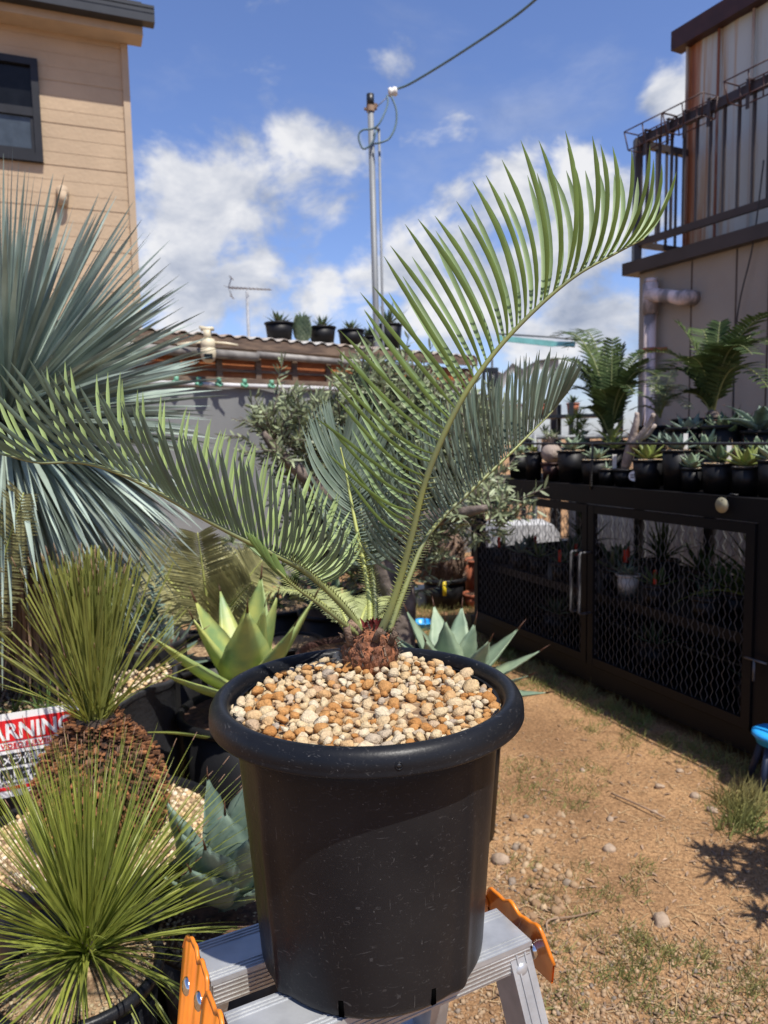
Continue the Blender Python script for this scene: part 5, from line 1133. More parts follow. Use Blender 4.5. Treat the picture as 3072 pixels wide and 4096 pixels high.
# round disc hanging
s_, z_ = kproj(2892, 2020, -.04); c = kp(s_, -.045, z_); dk = empty('round_disc', 'round brass-coloured disc hanging from the cage top rail', 'disc', tuple(c))
mb = MB(); nf = -kb; mb.tube([c, c+nf*.004], .034, 32); mb.build('disc', M['brass'], dk); mb = MB(); mb.tube([c+nf*.004+Z3*.02, kp(s_+.03, -.03, z_+.05), kp(s_+.06, -.02, KZ1+.01)], .003, 6); mb.build('strap', M['steel'], dk)

sf = empty('sheet_fence', 'low grey corrugated sheet fence seen through the back of the cage', 'fence', tuple(kp(.5, 1.75, 0)))
mb = MB(); vs = []; n_ = 120
for i in range(n_+1):
    s = -1.2+2.2*i/n_; o_ = .012*math.sin(i*1.1); vs += [kp(s, 1.75+o_, 0), kp(s, 1.75+o_, 1.1)]
mb.add(vs, [(i*2, i*2+2, i*2+3, i*2+1) for i in range(n_)]); mb.build('sheet', M['tarp'], sf)
mb = MB(); mb.beam(kp(-1.2, 1.72, 1.1), kp(1.0, 1.72, 1.1), .04, .05); mb.build('top_rail', M['bronze'], sf, smooth=False)
# plants inside the cage
r_ = random.Random(91)
inside = [(.25,.3,.085,'agD'),(.45,.55,.09,'agS'),(.7,.3,.08,'agD'),(.95,.5,.09,'dkgreen'),(1.18,.25,.085,'agD'),(1.5,.6,.10,'dkgreen'),(1.85,.35,.09,'agD'),(2.1,.6,.10,'agS'),(2.0,.3,.08,'midgreen')]
look = ['dark rosette succulent with red label, far end of the cage shelf','grey rosette plant at back of the cage behind the left door','dark rosette succulent low behind the left door mesh','dark leafy plant behind the door handles','small dark succulent beside the middle door post','dark leafy bush at back behind the right door','dark succulent on the cage shelf right of the white pot','grey-leaved succulent at the back near the right post','mid-green plant at front of shelf near the right post']
for i, (s, d, R, mm_) in enumerate(inside):
    c = kp(s, d, .546); o = empty('caged_plant', look[i], 'potted plant', tuple(c), 'plants inside the cage'); t_ = pot_parts(o, c, R, .12, M['potdark'], M['soild'], .008, .8, seg=20)
    rosette(o, t_, 14, r_.uniform(.11, .2), .035, 5, 80, M[mm_], 100+i, part='rosette', single=True, nseg=6)
    if i in (0, 2, 3): mb = MB(); mb.box(t_+V((.03,-.05,.05)), (.02, .003, .075)); mb.build('label', M['red'], o, smooth=False)
extra = [(.12,.15,.07,'agD','tiny dark rosette in the near corner behind the left door edge'),(.36,.14,.06,'agS','little grey rosette in the front rank left of the red-labelled one'),(.58,.15,.065,'midgreen','little green tuft at the front left of the middle shelf'),(.83,.14,.07,'agD','dark rosette in front rank just left of the twin handles'),(1.34,.2,.07,'agS','small grey rosette immediately right of the white ribbed pot'),(1.62,.15,.075,'midgreen','green rosette with reddish tag mid-way along the right door shelf'),(1.95,.15,.07,'agD','squat dark rosette at the front of the right door shelf'),(1.05,.75,.10,'dkgreen','tall leafy plant at the back between both doors'),(1.75,.78,.11,'dkgreen','tall leafy plant at the back of the right door, seen against the pale wall'),(.3,.78,.10,'dkgreen','tall leafy plant at the back of the left door, against the grey sheet')]
for i, (s, d, R, mm_, lb) in enumerate(extra):
    c = kp(s, d, .546); o = empty('caged_plant', lb, 'potted plant', tuple(c), 'plants inside the cage'); t_ = pot_parts(o, c, R, .11, M['potdark'], M['soild'], .008, .8, seg=20)
    if mm_ == 'dkgreen': mb = MB(); tuft(mb, t_, 40, .30, .02, 30, 88, 170+i, .4); mb.build('foliage', M[mm_], o)
    else: rosette(o, t_, 13, .09+.02*(i % 3), .03, 5, 80, M[mm_], 150+i, part='rosette', single=True, nseg=6)
    if i in (0, 3, 5): mb = MB(); mb.box(t_+V((-.02,-.04,.05)), (.018, .003, .075)); mb.build('label', M['red'], o, smooth=False)
# lower deck
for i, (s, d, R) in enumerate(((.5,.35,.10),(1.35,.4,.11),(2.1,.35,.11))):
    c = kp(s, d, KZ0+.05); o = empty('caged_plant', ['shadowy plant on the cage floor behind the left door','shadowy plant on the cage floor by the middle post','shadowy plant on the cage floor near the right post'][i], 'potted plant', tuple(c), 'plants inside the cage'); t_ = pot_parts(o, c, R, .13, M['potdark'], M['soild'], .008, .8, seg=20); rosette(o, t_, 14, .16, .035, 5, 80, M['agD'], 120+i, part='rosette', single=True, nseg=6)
s_, z_ = kproj(2510, 2510, .18); c = kp(s_, .18, .546); o = empty('caged_plant', 'small succulent in a white ribbed plastic pot behind the right door', 'potted plant', tuple(c), 'plants inside the cage')
t_ = pot_parts(o, c, .062, .125, M['white'], M['soil'], .006, .78, seg=28); rosette(o, t_, 16, .06, .026, 5, 70, M['agB'], 131, part='rosette', single=True, nseg=6)
mb = MB(); mb.box(t_+V((.0,.05,.09)), (.022, .003, .07)); mb.build('label', M['red'], o, smooth=False)
c = kp(2.22, .25, .546); o = empty('caged_plant', 'tall dark arching strap-leaf plant against the right post inside the cage', 'potted plant', tuple(c), 'plants inside the cage'); t_ = pot_parts(o, c, .10, .10, M['potdark'], M['soil'], .008, .8, seg=20, mulch=1, mr=.008)
mb = MB(); tuft(mb, t_, 46, .50, .024, 25, 80, 141, .55, seg=8); mb.build('strap_leaves', M['dkgreen'], o)

# ------------------------------------------------------------------ pots on top of the cage, front row
def top_spot(px, d): s, z = kproj(px, 1900, d); return kp(s, d, KZ1+.001)
def pxw(px, w, c): return w*(c-CAM).dot(FW)/F_PX/2
M['straw2'] = mat('withered_tuft', (.42, .30, .17), .8, island=.4)
front = [ # px, width px, top py, leaf material, kind, label
 (2078, 92, 1815, 'agB', 'agave', 'small pale agave in black pot at the far end of the cage top'),
 (2135, 75, 1808, 'yelgreen', 'agave', 'little yellow-green rosette in black pot left of the round grey caudex'),
 (2285, 118, 1802, 'agB', 'agave', 'grey-green rosette in tall square black pot right of the round caudex'),
 (2385, 130, 1838, 'agB', 'agave', 'broad-leaved grey agave in gravelled black pot behind the rod upright'),
 (2428, 72, 1876, 'agB', 'thin', 'thin sprig with white label in a small low black pot'),
 (2590, 125, 1838, 'yelgreen', 'agave', 'yellow striped agave in black pot with a round white sticker'),
 (2705, 120, 1800, 'agS', 'agave', 'silver agave in slotted black pot right of the sticker pot'),
 (2765, 85, 1872, 'agB', 'agave', 'tiny grey rosette in low black pot in front of slotted pot'),
 (2875, 140, 1852, 'agD', 'agave', 'dark green agave with white labels in wide black pot above the brass disc'),
 (2985, 118, 1866, 'yelgreen', 'agave', 'cream-edged agave in black pot at the right front of the cage top'),
 (3085, 110, 1840, 'agB', 'agave', 'grey agave in black pot cut by the right edge of the photo')]
for i, (px, w_, py, mm_, kind, lb) in enumerate(front):
    d = .09 if w_ > 80 else .055; c = top_spot(px, d); R = pxw(px, w_, c)*.93; s, z = kproj(px, py, d); H = z-KZ1
    o = empty('potted_agave', lb, 'potted plant', tuple(c), 'potted plants on top of the cage')
    t_ = pot_parts(o, c, R, H, M['potdark'], M['soil'], .005, .84, seg=28, mulch=(w_ > 80), mr=.006)
    if kind == 'agave': rosette(o, t_, 13 if w_ > 80 else 9, ((.078+.012*(i*7 % 4)) if w_ > 80 else .055)*(1.35 if 'dark green' in lb else 1), .04 if w_ > 80 else .022, 12, 78, M[mm_], 200+i, part='rosette', single=True, nseg=8, depth=.35, teeth=.06)
    else:
        mb = MB(); tuft(mb, t_, 7, .07, .008, 20, 70, 220, .5); mb.build('sprig', M[mm_], o)
    if i in (1, 4, 6, 8, 10):
        mb = MB(); mb.box(t_+V((.03,-.03,.04)), (.022, .003, .075)); mb.build('label', M['white'], o, smooth=False)
    if i == 5:
        q = c + (-kb*.8-kd*.35).normalized()*(R*.93) + Z3*(H*.42); nf = (V((0,0,1.3))-q); nf.z = 0; nf.normalize(); sx_ = Z3.cross(nf)
        mb = MB(); mb.tube([q-nf*.004, q+nf*.004], .026, 28); st = mb.build('sticker', M['signw'], o, smooth=False)
        mb = MB()
        for r0_, z0_ in ((0, .006), (0, -.006)):
            for k in range(5): mb.box(q+nf*.0048+sx_*(-.014+.007*k)+Z3*z0_, (.005, .001, .008), (sx_, nf, Z3))
        mb.build('sticker_print', M['signk'], st, smooth=False)
mid = [(2235,.22,.05,'agS','small silver rosette in the second rank behind the round caudex'),(2330,.24,.055,'agD','dark spiky rosette in the second rank behind the broad grey agave'),(2460,.25,.05,'yelgreen','lime rosette in the second rank left of the fat pale limbs'),(2620,.26,.06,'agD','dark green rosette peeping over the stickered pot'),(2690,.20,.045,'skirt','dried brown tuft between the stickered and slotted pots'),(2820,.24,.06,'agB','grey broad rosette in the second rank left of the dark agave'),(2935,.22,.055,'skirt','withered straw-coloured tuft between two front agaves'),(3030,.24,.06,'agD','dark rosette in second rank near the right edge')]
for i, (px, d, R, mm_, lb) in enumerate(mid):
    c = top_spot(px, d); o = empty('potted_agave', lb, 'potted plant', tuple(c), 'potted plants on top of the cage'); t_ = pot_parts(o, c, R, .15+.02*(i % 3), M['potdark'], M['soil'], .005, .84, seg=24, mulch=1, mr=.006)
    if mm_ == 'skirt': mb = MB(); tuft(mb, t_, 40, .09, .008, 10, 85, 190+i, .5); mb.build('tuft', M['straw2'], o)
    else: rosette(o, t_, 10+i, .08+.015*(i % 3), .03+.012*(i % 2), 8, 80, M[mm_], 180+i, part='rosette', single=True, nseg=7, curve=.25 if i % 2 else -.1, jit=.25)
# caudex ball in terracotta pot
c = top_spot(2205, .09); s, z = kproj(2205, 1850, .09); R = pxw(2205, 78, c); o = empty('potted_caudex', 'round grey caudex ball with twiggy green top in a brown clay pot', 'potted plant', tuple(c), 'potted plants on top of the cage')
t_ = pot_parts(o, c, R, z-KZ1, M['rustred'], M['soil'], .006, .8, seg=24)
mb = MB(); rb = R*1.05; mb.lathe([(rb*math.sin(a), rb*.9-rb*.95*math.cos(a)) for a in [k*math.pi/12 for k in range(13)]], t_, 24)
for i in range(9):
    a = i*.7; p = t_+Z3*rb*1.7; e_ = p+V((math.cos(a)*.04, math.sin(a)*.04, .05+.01*(i % 3))); mb.tube([p, p.lerp(e_, .5)+Z3*.01, e_], [.006, .004, .003], 6)
mb.build('caudex', M['bulb'], o)
mb = MB(); tuft(mb, t_+Z3*(rb*1.7+.05), 60, .06, .008, -10, 70, 240, .3, spread=.03); mb.build('leaves', M['olive'], o)
# thick-limbed pale succulent
c = top_spot(2500, .10); s, z = kproj(2500, 1876, .10); R = pxw(2500, 95, c); o = empty('potted_bottle_succulent', 'fat pale-limbed bottle succulent in a small black pot', 'potted plant', tuple(c), 'potted plants on top of the cage')
t_ = pot_parts(o, c, R, z-KZ1, M['potdark'], M['soil'], .006, .8, seg=24)
def kP(px, py, d): s, z = kproj(px, py, d); return kp(s, d, z)
mb = MB(); b = t_
mb.tube(catmull([b, kP(2515,1820,.10), kP(2530,1750,.10), kP(2545,1690,.10), kP(2548,1650,.10)], 12), [.022,.026,.028,.028,.026,.024,.022,.02,.018,.016,.014,.013,.012], 12)
mb.tube(catmull([kP(2530,1790,.10), kP(2575,1730,.11), kP(2600,1690,.12), kP(2615,1655,.12)], 8), [.024,.024,.02,.017,.015,.013,.012,.011,.01], 12)
mb.tube(catmull([kP(2545,1760,.10), kP(2590,1740,.12), kP(2620,1700,.13)], 6), [.018,.016,.014,.012,.011,.01,.009], 10)
for i, v in enumerate(mb.v):
    n_ = noise.noise(V(v)*40)*.004; mb.v[i] = (v[0]+n_, v[1], v[2]+n_)
mb.build('trunk', M['bulb'], o)
# ------------------------------------------------------------------ second tier: bigger pots on a raised deck
deck = empty('raised_deck', 'black raised deck on the rear half of the cage top', 'shelf', tuple(kp(0, .5, KZ1)))
mb = MB(); kbeam(mb, .1, KL, 1.285, 1.30, .30, KD); 
mb.build('deck_board', M['frameblk'], deck, smooth=False)
for s in (.12, 1.0, 1.9, 2.8):
    for d in (.33, KD-.05): mb = MB(); kbeam(mb, s, s+.03, KZ1, 1.284, d, d+.03); mb.build('leg', M['frameblk'], deck, smooth=False)
def tier(px, w_, py, d, lb, name='potted_plant', soilm='soil', base=1.301, mulch=1, bowl=.85):
    s, z = kproj(px, py, d); c = kp(s, d, base); R = pxw(px, w_, c); o = empty(name, lb, 'potted plant', tuple(c), 'potted plants on top of the cage')
    return o, pot_parts(o, c, R, max(.04, z-base), M['potdark'], M[soilm], .009, bowl, seg=32, mulch=mulch, mr=.009), s
o, t_, s = tier(2850, 300, 1672, .62, 'large dark green cycad in a wide black bowl, right of the drainpipe', 'potted_cycad')
cycad(o, t_, [kP(2700,1285,.5), kP(2880,1285,.7), kP(3085,1255,.6), kP(3130,1400,.45), kP(2555,1420,.35), kP(2610,1500,.5), kP(2985,1300,.8), kP(3080,1560,.4), kP(2670,1600,.4), kP(2790,1330,.9), kP(2750,1430,.35), kP(2910,1380,.4), kP(3010,1420,.35), kP(2640,1490,.7), kP(3040,1330,.9)], 25, .11, .0165, M['dkgreen'], .34, 251, .007, droop=.12)
mb = MB(); mb.lathe([(0,0),(.03,0),(.035,.03),(.02,.06),(0,.065)], t_-Z3*.01, 14); mb.build('caudex', M['bark'], o)
o, t_, s = tier(2440, 150, 1762, .42, 'tall dark cycad with curling spiny fronds, left of the pale wall', 'potted_cycad')
cycad(o, t_, [kP(2215,1350,.5), kP(2200,1490,.25), kP(2220,1600,.4), kP(2650,1580,.3), kP(2340,1380,.4), kP(2290,1440,.3), kP(2270,1400,.8), kP(2580,1400,.7), kP(2450,1350,.4), kP(2400,1560,.2), kP(2400,1400,.7), kP(2490,1375,.5), kP(2320,1640,.2), kP(2560,1480,.6), kP(2640,1510,.3), kP(2240,1520,.5), kP(2440,1480,.9), kP(2360,1500,.6), kP(2540,1580,.2), kP(2180,1450,.3), kP(2600,1440,.5)], 25, .10, .0155, M['dkgreen'], .34, 261, .007, droop=.08)
mb = MB(); tuft(mb, t_, 9, .22, .02, 35, 75, 262, .4); mb.build('yellow_stalks', M['yelgreen'], o)
o, t_, s = tier(2640, 165, 1702, .55, 'small drooping grey-green cycad in gravelled bowl between the two large cycads', 'potted_cycad')
cycad(o, t_+Z3*.05, [kP(2740,1560,.4), kP(2560,1580,.5), kP(2700,1480,.7), kP(2600,1510,.7), kP(2760,1640,.4), kP(2520,1640,.4)], 22, .06, .008, M['olive'], .25, 271, .005, droop=.3)
o, t_, s = tier(2760, 170, 1708, .36, 'two broad silver agave leaves in a flat black bowl behind the slotted pot', 'potted_agave')
rosette(o, t_-Z3*.04, 12, .13, .06, 15, 70, M['agS'], 280, part='rosette', single=True, depth=.35)
o, t_, s = tier(2900, 170, 1700, .34, 'dark pointed green agave rosette in front of the large cycad bowl', 'potted_agave')
rosette(o, t_-Z3*.06, 16, .16, .055, 15, 75, M['agD'], 281, part='rosette', single=True)
o, t_, s = tier(3040, 140, 1720, .36, 'big wavy silver-blue agave at the right edge above the rod rail', 'potted_agave')
rosette(o, t_, 12, .22, .075, 15, 75, M['agS'], 282, part='rosette', single=True, curve=-.35, teeth=.10)
o, t_, s = tier(2660, 120, 1760, .30, 'small silver agave rosette just right of the fat pale succulent', 'potted_agave')
rosette(o, t_-Z3*.02, 11, .10, .045, 10, 70, M['agS'], 283, part='rosette', single=True)
o, t_, s = tier(2310, 110, 1775, .36, 'spiky yellow-green bush with many rosettes left of the dark cycad', 'potted_bush')
mb = MB(); r_ = random.Random(290)
for k in range(9): tuft(mb, t_+V((r_.uniform(-.06,.06), r_.uniform(-.06,.06), r_.uniform(.02,.2))), 34, .07, .007, -10, 80, 291+k, .15)
mb.build('foliage', M['yelgreen'], o)
mb = MB(); mb.tube([t_, t_+Z3*.2], [.01, .006], 8); mb.build('stem', M['bark'], o)
o, t_, s = tier(2180, 90, 1790, .36, 'brown twiggy plant with a small green tuft at the far end of the deck', 'potted_bush', mulch=0)
mb = MB(); tuft(mb, t_, 90, .11, .004, 20, 85, 301, .3); mb.build('twigs', M['skirt'], o); mb = MB(); tuft(mb, t_+Z3*.1, 26, .07, .010, 40, 85, 302, .1); mb.build('tuft', M['midgreen'], o)
o, t_, s = tier(2560, 130, 1775, .62, 'orange-yellow withering palm seedling behind the pale succulent', 'potted_bush', mulch=0)
mb = MB(); tuft(mb, t_, 26, .24, .012, 25, 75, 311, .5); mb.build('leaves', mat('withered_leaf', (.50, .33, .07), .6, (.40, .18, .05), 8, trans=.2), o)
# ------------------------------------------------------------------ row of pots on the shed roof
for i, (px, w_, y0, y1, kind, lb) in enumerate(((1118, 118, 1278, 1346, 'low', 'wide black pot at the left end of the shed-roof row'), (1290, 112, 1296, 1362, 'low', 'black pot with spiky plants just right of the patterned agave ball'), (1405, 108, 1304, 1368, 'low', 'middle black pot on the shed roof with grey plants'), (1480, 84, 1322, 1366, 'low', 'smallest low black pot with gravel beside the steel pole'), (1558, 108, 1284, 1380, 'tall', 'tall black pot with dark agave at the right of the roof row'))):
    c0 = onwall(px, y1, (A_.x+sback.x*.25, A_.y+sback.y*.25), (sdir.x, sdir.y)); zc = zr+.035; c = V((c0.x, c0.y, zc)); R = w_*(c-CAM).dot(FW)/F_PX/2*.95; H = (y1-y0)*(c-CAM).dot(FW)/F_PX*1.05
    o = empty('roof_pot', lb, 'potted plant', tuple(c), 'pots on the shed roof'); t_ = pot_parts(o, c, R, H, M['potdark'], M['soil'], .010, .84, seg=28)
    rosette(o, t_, 22, .13 if kind == 'low' else .24, .035, 15, 80, M['agD'], 400+i, part='rosette', single=True, nseg=6, jit=.3)
c0 = onwall(1210, 1358, (A_.x+sback.x*.2, A_.y+sback.y*.2), (sdir.x, sdir.y)); c = V((c0.x, c0.y, zr+.03)); o = empty('patterned_agave', 'ball-shaped agave with white patterned leaves between two roof pots', 'agave', tuple(c))
mb = MB(); R = .078; Hh = .22
for i in range(110):
    h = Hh*(i/110); a = i*ga; rr_ = R*math.sin(math.pi*min(.95, .22+.68*i/110))**.6; dr = V((math.cos(a), math.sin(a), 0)); p = c+dr*rr_*.8+Z3*h
    mb.ribbon([p, p+(dr*.5+Z3)*.025, p+(dr*.7+Z3)*.05, p+(dr*.5+Z3)*.07], [.045, .048, .036, .003], dr, .25)
tuft(mb, c+Z3*Hh*.95, 26, .13, .024, 25, 80, 420, .1)
mb.build('leaves', M['agB'], o)
# ------------------------------------------------------------------ bits behind, right of centre
aw = P(2080, 1480, 9.0); o = empty('garden_awning', 'white scalloped awning on dark posts behind the dark frond', 'awning', (aw.x, aw.y, 0))
xs_ = [P(x, y, 9.0) for x, y in ((1975,1478),(2010,1495),(2050,1452),(2090,1475),(2150,1440),(2235,1432))]; bk = [p+V((.3,1.6,.12)) for p in xs_]
mb = MB(); ff_ = []; lo_ = [p-Z3*(.10+.09*(i % 2)) for i, p in enumerate(xs_)]; vs = xs_+bk+lo_; n_ = len(xs_)
mb.add(vs, [(i, i+1, n_+i+1, n_+i) for i in range(n_-1)]+[(i, i+1, 2*n_+i+1, 2*n_+i) for i in range(n_-1)]); mb.build('fabric', M['awn'], o, smooth=True)
for x in (1975, 2215):
    p = P(x, 1480, 9.05); mb = MB(); mb.beam(V((p.x, p.y, 0)), p, .07, .07); mb.build('post', M['bronze'], o, smooth=False)
c = P(1960, 1560, 8.2); o = empty('dark_frame', 'dark slatted frame with a thin pole rising from it', 'frame', (c.x, c.y, 0)); a1 = P(1935, 1480, 8.2); a2 = P(1985, 1480, 8.2); mb = MB()
for p in (a1, a2, a1.lerp(a2, .5)): mb.beam(V((p.x, p.y, 0)), p, .035, .035)
mb.beam(a1-V((.02,0,0)), a2+V((.02,0,0)), .04, .05); mb.build('slats', M['gutter'], o, smooth=False)
mb = MB(); p = P(1968, 1400, 8.2); mb.tube([V((p.x, p.y, 0)), p], .012, 6); mb.build('pole', M['gutter'], o)
mb = MB(); a = P(1990, 1352, 8.6); b = P(2215, 1376, 8.4); cx = P(2300, 1376, 8.3); mb.beam(a, b, .04, .06); mb.beam(b, cx, .04, .05); tag(mb.build('teal_pole', M['teal'], None, smooth=False, loc=tuple(b)), 'pale teal horizontal pole against the clouds', 'pole')
mb = MB(); mb.tube([P(1990,1335,8.7), P(2200,1348,8.6), P(2460,1372,8.4)], .012, 6); tag(mb.build('wash_line_pole', M['galv'], None, loc=tuple(P(2200,1348,8.6))), 'thin grey horizontal rod just above the teal pole', 'pole')
# dark rack with clay pots behind the cycads
c = P(2150, 1700, 7.2); o = empty('plant_rack', 'dark plant rack with shelves behind the dark cycad', 'rack', (c.x, c.y, 0)); rx = V((.95, -.3, 0)).normalized(); mb = MB(); b = V((c.x-.55, c.y+.2, 0))
for i in range(4):
    for j in (0, 1): mb.beam(b+rx*(.45*i)+V((0, .5*j, 0)), b+rx*(.45*i)+V((0, .5*j, 0))+Z3*1.75, .04, .04)
for z in (.35, .85, 1.3, 1.62): mb.box(b+rx*.68+V((0,.25,0))+Z3*z, (1.45, .55, .03), (rx, Z3.cross(rx), Z3))
mb.build('frame', M['gutter'], o, smooth=False)
for i in range(10):
    q = b+rx*(.1+.14*i)+V((0,.1+.12*(i % 2), (1.315 if i % 2 else 1.635))); oo = empty('rack_pot', ['clay-coloured','black'][i % 2]+' pot on the '+('middle' if i % 2 else 'top')+' shelf of the dark plant rack, position '+['one','two','three','four','five','six','seven','eight','nine','ten'][i]+' from its left', 'potted plant', tuple(q), 'pots on the dark rack')
    t_ = pot_parts(oo, q, .06, .11, M['terra'] if i % 2 == 0 else M['potdark'], M['soild'], .006, .8, seg=18); rosette(oo, t_, 10, .10, .03, 10, 80, M[['agD','agB','midgreen'][i % 3]], 500+i, part='rosette', single=True, nseg=5)
# low dark hedge of pots behind the left plants, hides the horizon gaps
dk_ = [(430,2560,3.1,.16,'agB'),(640,2660,2.75,.15,'agS'),(720,2560,3.3,.18,'olive'),(560,2480,3.7,.2,'dkgreen'),(1160,2560,3.6,.16,'terra'),(1320,2440,4.2,.18,'agD'),(1120,2420,4.4,.2,'dkgreen'),(1240,2330,5.0,.2,'dkgreen'),(900,2330,5.0,.2,'olive'),(1480,2330,5.2,.2,'dkgreen')]
dl = ['grey rosette in black pot behind the clipped grass tree','silver rosette in black pot left of the yellow agave','olive-leaved bushy pot behind the khaki cycad stalks','dark bushy pot far behind the grass-tree needles','bare clay-soil pot left of the pale low cycad','dark rosette pot beyond the central stalks','dark bushy pot beyond the yellow agave tips','dark bushy pot far back left of the olive trunk','olive bushy pot far back below the left frond','dark bushy pot far back behind the olive trunk']
for i, (px, py, Y, R, mm_) in enumerate(dk_):
    c = P(px, py, Y); zt_ = max(.18, c.z); c = V((c.x, c.y, 0)); o = empty('background_pot', dl[i], 'potted plant', tuple(c), 'pots crowding the background'); t_ = pot_parts(o, c, R, zt_, M['potdark'], M['soild' if i % 2 else 'soil'], .012, .82, seg=24)
    if mm_ == 'terra': continue
    if mm_ in ('agB', 'agS', 'agD'): rosette(o, t_, 18, R*1.3, R*.42, 5, 80, M[mm_], 600+i, part='rosette', single=True, nseg=7)
    else:
        mb = MB(); r_ = random.Random(620+i)
        for k in range(14): tuft(mb, t_+V((r_.gauss(0,.08), r_.gauss(0,.08), r_.uniform(0,.28))), 34, .09, .012, -20, 80, 630+20*i+k, .2)
        mb.build('foliage', M[mm_], o)
# blue dish thing at right edge
c = P(3105, 2930, 2.85); bd = empty('blue_stool', 'bright blue round plastic stool cut by the right edge of the photo', 'stool', (c.x, c.y, 0))
mb = MB(); mb.lathe([(0, .012), (.04, .013), (.075, .008), (.088, 0), (.09, -.012), (.082, -.02), (.078, -.022), (.07, -.045), (.05, -.05), (0, -.05)], c, 40); mb.build('seat', M['blue'], bd)
for k in range(4):
    a = k*math.pi/2+.6; mb = MB(); p = c+V((math.cos(a)*.055, math.sin(a)*.055, -.045)); q = V((c.x+math.cos(a)*.11, c.y+math.sin(a)*.11, 0)); mb.tube([p, q], .014, 8); mb.build('leg', mat('dark_blue_plastic', (.01, .02, .05), .5) if k == 0 else bpy.data.materials['dark_blue_plastic'], bd)
# planter standing outside the right of the frame whose leaves shade the path
qx = V((1.54, 1.84, 0)); o = empty('potted_bush', 'potted leafy bush just outside the right edge that shades the path', 'potted plant', tuple(qx)); t_ = pot_parts(o, qx, .16, .42, M['potdark'], M['soild'], .014, .8)
mb = MB(); mb.tube([t_, t_+Z3*.62], [.035, .03], 12); mb.build('trunk', M['bark'], o)
mb = MB(); r_ = random.Random(703)
for k in range(20): tuft(mb, t_+V((r_.gauss(.05,.14), r_.gauss(0,.14), r_.uniform(.35,.85))), 24, .10, .016, -40, 85, 704+k, .3)
mb.build('leaves', M['dkgreen'], o)

# ------------------------------------------------------------------ ground cover
M['grass'] = mat('grass_blade', (.17, .20, .055), .6, (.30, .26, .10), 3, trans=.2, island=.4)
M['straw'] = mat('dry_straw', (.42, .30, .16), .8, island=.4)
r_ = random.Random(801); mb = MB()
def gpatch(c, rad, n, h, wd=.003):
    for i in range(n):
        a = r_.uniform(0, 6.28); q = rad*math.sqrt(r_.random()); x, y = c[0]+q*math.cos(a), c[1]+q*math.sin(a); b = V((x, y, gz(x, y)-.002)); el = r_.uniform(.5, 1.5); t = r_.uniform(0, 6.28); L_ = h*r_.uniform(.4, 1.2)
        d = V((math.cos(t)*math.cos(el), math.sin(t)*math.cos(el), math.sin(el))); mb.ribbon([b, b+d*L_*.5, b+d*L_-Z3*L_*.25*math.cos(el)], [wd, wd*.8, wd*.15], V((math.sin(t), -math.cos(t), .5)), .1)
for i in range(150):
    s = r_.uniform(.0, 2.6); w_ = abs(r_.gauss(0, .16))+.01; p = K0+kd*s-kb*(.02+w_); gpatch(p, .05, 26, .05 if w_ > .06 else .09)
for i in range(46): p = onz(r_.uniform(2000, 2400), r_.uniform(3050, 3250), 0); gpatch(p, .06, 18, .035)
for i in range(60): p = onz(r_.uniform(2000, 2600), r_.uniform(3450, 3850), 0); gpatch(p, .04, 20, .035)
for i in range(46): p = onz(r_.uniform(2150, 3072), r_.uniform(3800, 4096), 0); gpatch(p, .035, 24, .045)
for i in range(20): p = onz(r_.uniform(2900, 3072), r_.uniform(3180, 3330), 0); gpatch(p, .05, 30, .12, .005)
for i in range(90): p = onz(r_.uniform(1600, 1950), r_.uniform(2380, 2560), 0); gpatch(p, .12, 30, .08, .004)
for i in range(60): p = onz(r_.uniform(1750, 2300), r_.uniform(2560, 2760), 0); gpatch(p, .10, 26, .05, .004)
struct(mb.build('grass', M['grass']), 'stuff')
mb = MB()
for i in range(900):
    p = onz(r_.uniform(1900, 3072), r_.uniform(2800, 4096)**1.0, 0); t = r_.uniform(0, 6.28); L_ = r_.uniform(.008, .04); d = V((math.cos(t), math.sin(t), 0)); b = V((p.x, p.y, gz(p.x, p.y)+.0035)); mb.ribbon([b-d*L_, b+V((r_.uniform(-.004,.004), r_.uniform(-.004,.004), .003)), b+d*L_], [.0016, .002, .0012], Z3, .1)
struct(mb.build('straw_litter', M['straw']), 'stuff')
mb = MB()
for i in range(420):
    p = onz(r_.uniform(1950, 3072), r_.uniform(2750, 4096), 0); t = r_.uniform(0, 6.28); L_ = r_.uniform(.006, .018); d = V((math.cos(t), math.sin(t), 0)); b = V((p.x, p.y, gz(p.x, p.y)+.003)); mb.ribbon([b-d*L_, b-d*L_*.3+Z3*.003, b+d*L_*.5+Z3*.004, b+d*L_], [.001, L_*.5, L_*.4, .001], Z3+V((r_.uniform(-.4,.4), r_.uniform(-.4,.4), 0)), .2)
struct(mb.build('leaf_litter', M['skirt']), 'stuff')
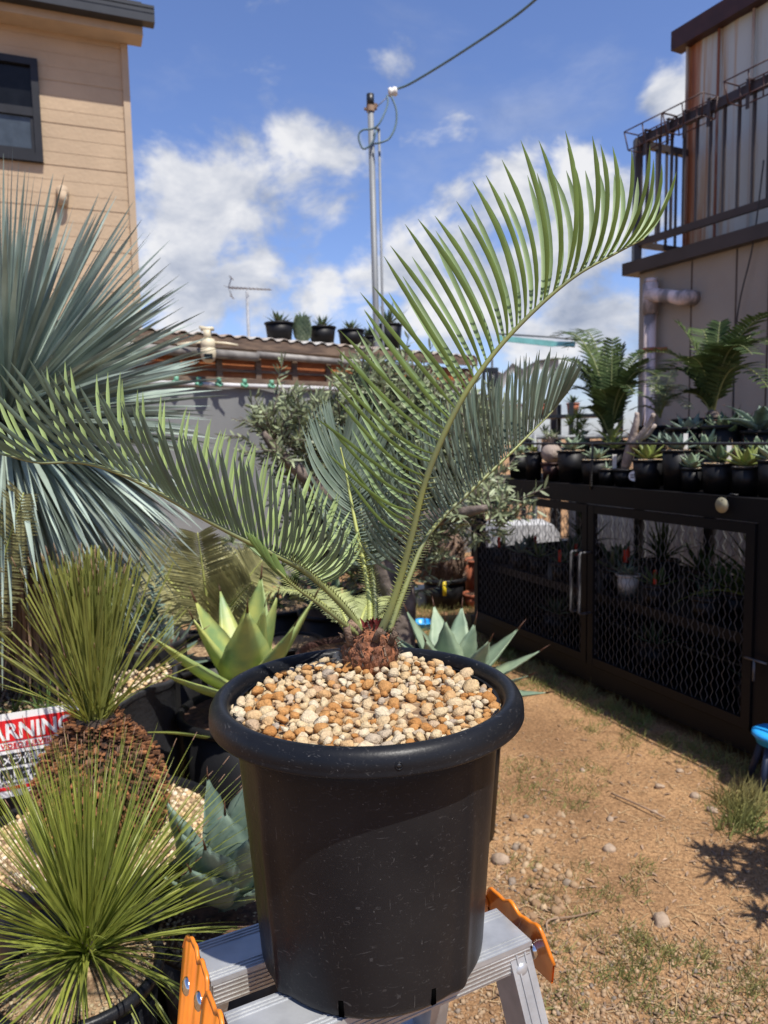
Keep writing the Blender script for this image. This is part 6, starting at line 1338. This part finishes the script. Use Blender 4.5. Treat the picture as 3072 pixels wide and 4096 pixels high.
# loose stones
sp = []
for i in range(9000):
    x = r_.uniform(1550, 3200); y = r_.uniform(2700, 4300) if i % 3 else r_.uniform(3700, 4300); p = onz(x, y, 0)
    if (V((p.x, p.y, 0))-K0).dot(kb) > -.02: continue
    rr_ = .0018+.0058*r_.random()**3
    if y > 3780: rr_ *= 1.3
    mid = abs((x-2050-(y-2750)*.55))  # trodden centre line carries fewer stones
    if y < 3700 and mid < 260 and r_.random() < .75: rr_ *= .4
    sp.append((p.x, p.y, gz(p.x, p.y)+rr_*.25, rr_))
for i in range(110):
    x = r_.uniform(1980, 2300); y = r_.uniform(3250, 3700); p = onz(x, y, 0); rr_ = r_.uniform(.008, .02); sp.append((p.x, p.y, gz(p.x, p.y)+rr_*.1, rr_))
struct(stones('ground_gravel', sp, islandmat('ground_stones', [(0, (.36, .25, .15)), (.4, (.26, .16, .09)), (.6, (.33, .22, .13)), (.85, (.43, .31, .19)), (1, (.17, .14, .12))], grain=90, bscale=120), None, T1, 17), 'stuff')
lb_ = ['flattish brown stone at the left side of the path','dark stone just above the twig end','pale stone right of the twig','brown stone near the middle of the path','double-lobed stone low in the path centre','pale rounded stone right of the path','grey stone near the grass clump at right','small buff stone left of the path centre','rounded stone by the cage-side grass','pale lump low right of the ladder']
for i, (x, y, w_) in enumerate(((2000,3450,.030),(2620,3245,.014),(2850,3240,.022),(2440,3285,.016),(2435,3400,.022),(2780,3185,.020),(2640,3145,.022),(2330,3085,.014),(2720,3080,.016),(2640,3690,.028))):
    p = onz(x, y, 0); st = stones('loose_stone', [(p.x, p.y, gz(p.x, p.y)+w_*.2, w_)], M['granite'], None, T2, 30+i); tag(st, lb_[i], 'stone', 'larger stones on the path')
    st.data.transform(Matrix.Translation((-p.x, -p.y, 0))); st.location = (p.x, p.y, 0)
tw_ = [onz(2445, 3172, .012), onz(2560, 3222, .01), onz(2660, 3270, .012)]
mb = MB(); mb.tube(catmull(tw_, 10), [.0035]*11, 6); tag(mb.build('twig', M['skirt'], None, loc=tuple(tw_[1])), 'thin straight dark twig lying on the dirt path', 'twig')
mb = MB(); mb.tube(catmull([onz(2190,3730,.006), onz(2195,3680,.02), onz(2300,3665,.015), onz(2400,3640,.008)], 12), [.003]*13, 6); tag(mb.build('root', M['skirt'], None, loc=tuple(onz(2195,3680,.01))), 'bent pale root lying beside the stepladder', 'root')
# ladder warning plate
ap = lc - e2*(.046+.033) + e1*.0 + Z3*(ZT-.026); an = V((e1.y, -e1.x, 0))
mb = MB(); q = ap + e1*.06 + an*.0035; mb.box(q, (.10, .0012, .03), (e1, an, Z3)); lbp = mb.build('warning_label', M['signw'], lad, smooth=False)
text_fit('警告', .026, .017, M['signk'], q - e1*.02 - Z3*.004 + an*.0012, e1, Z3, lbp)
mb = MB(); a = q - e1*.034 - Z3*.006 + an*.001; mb.tube([a-e1*.007, a+e1*.007, a+Z3*.013, a-e1*.007], .0007, 4); mb.build('warning_triangle', M['red'], lbp)
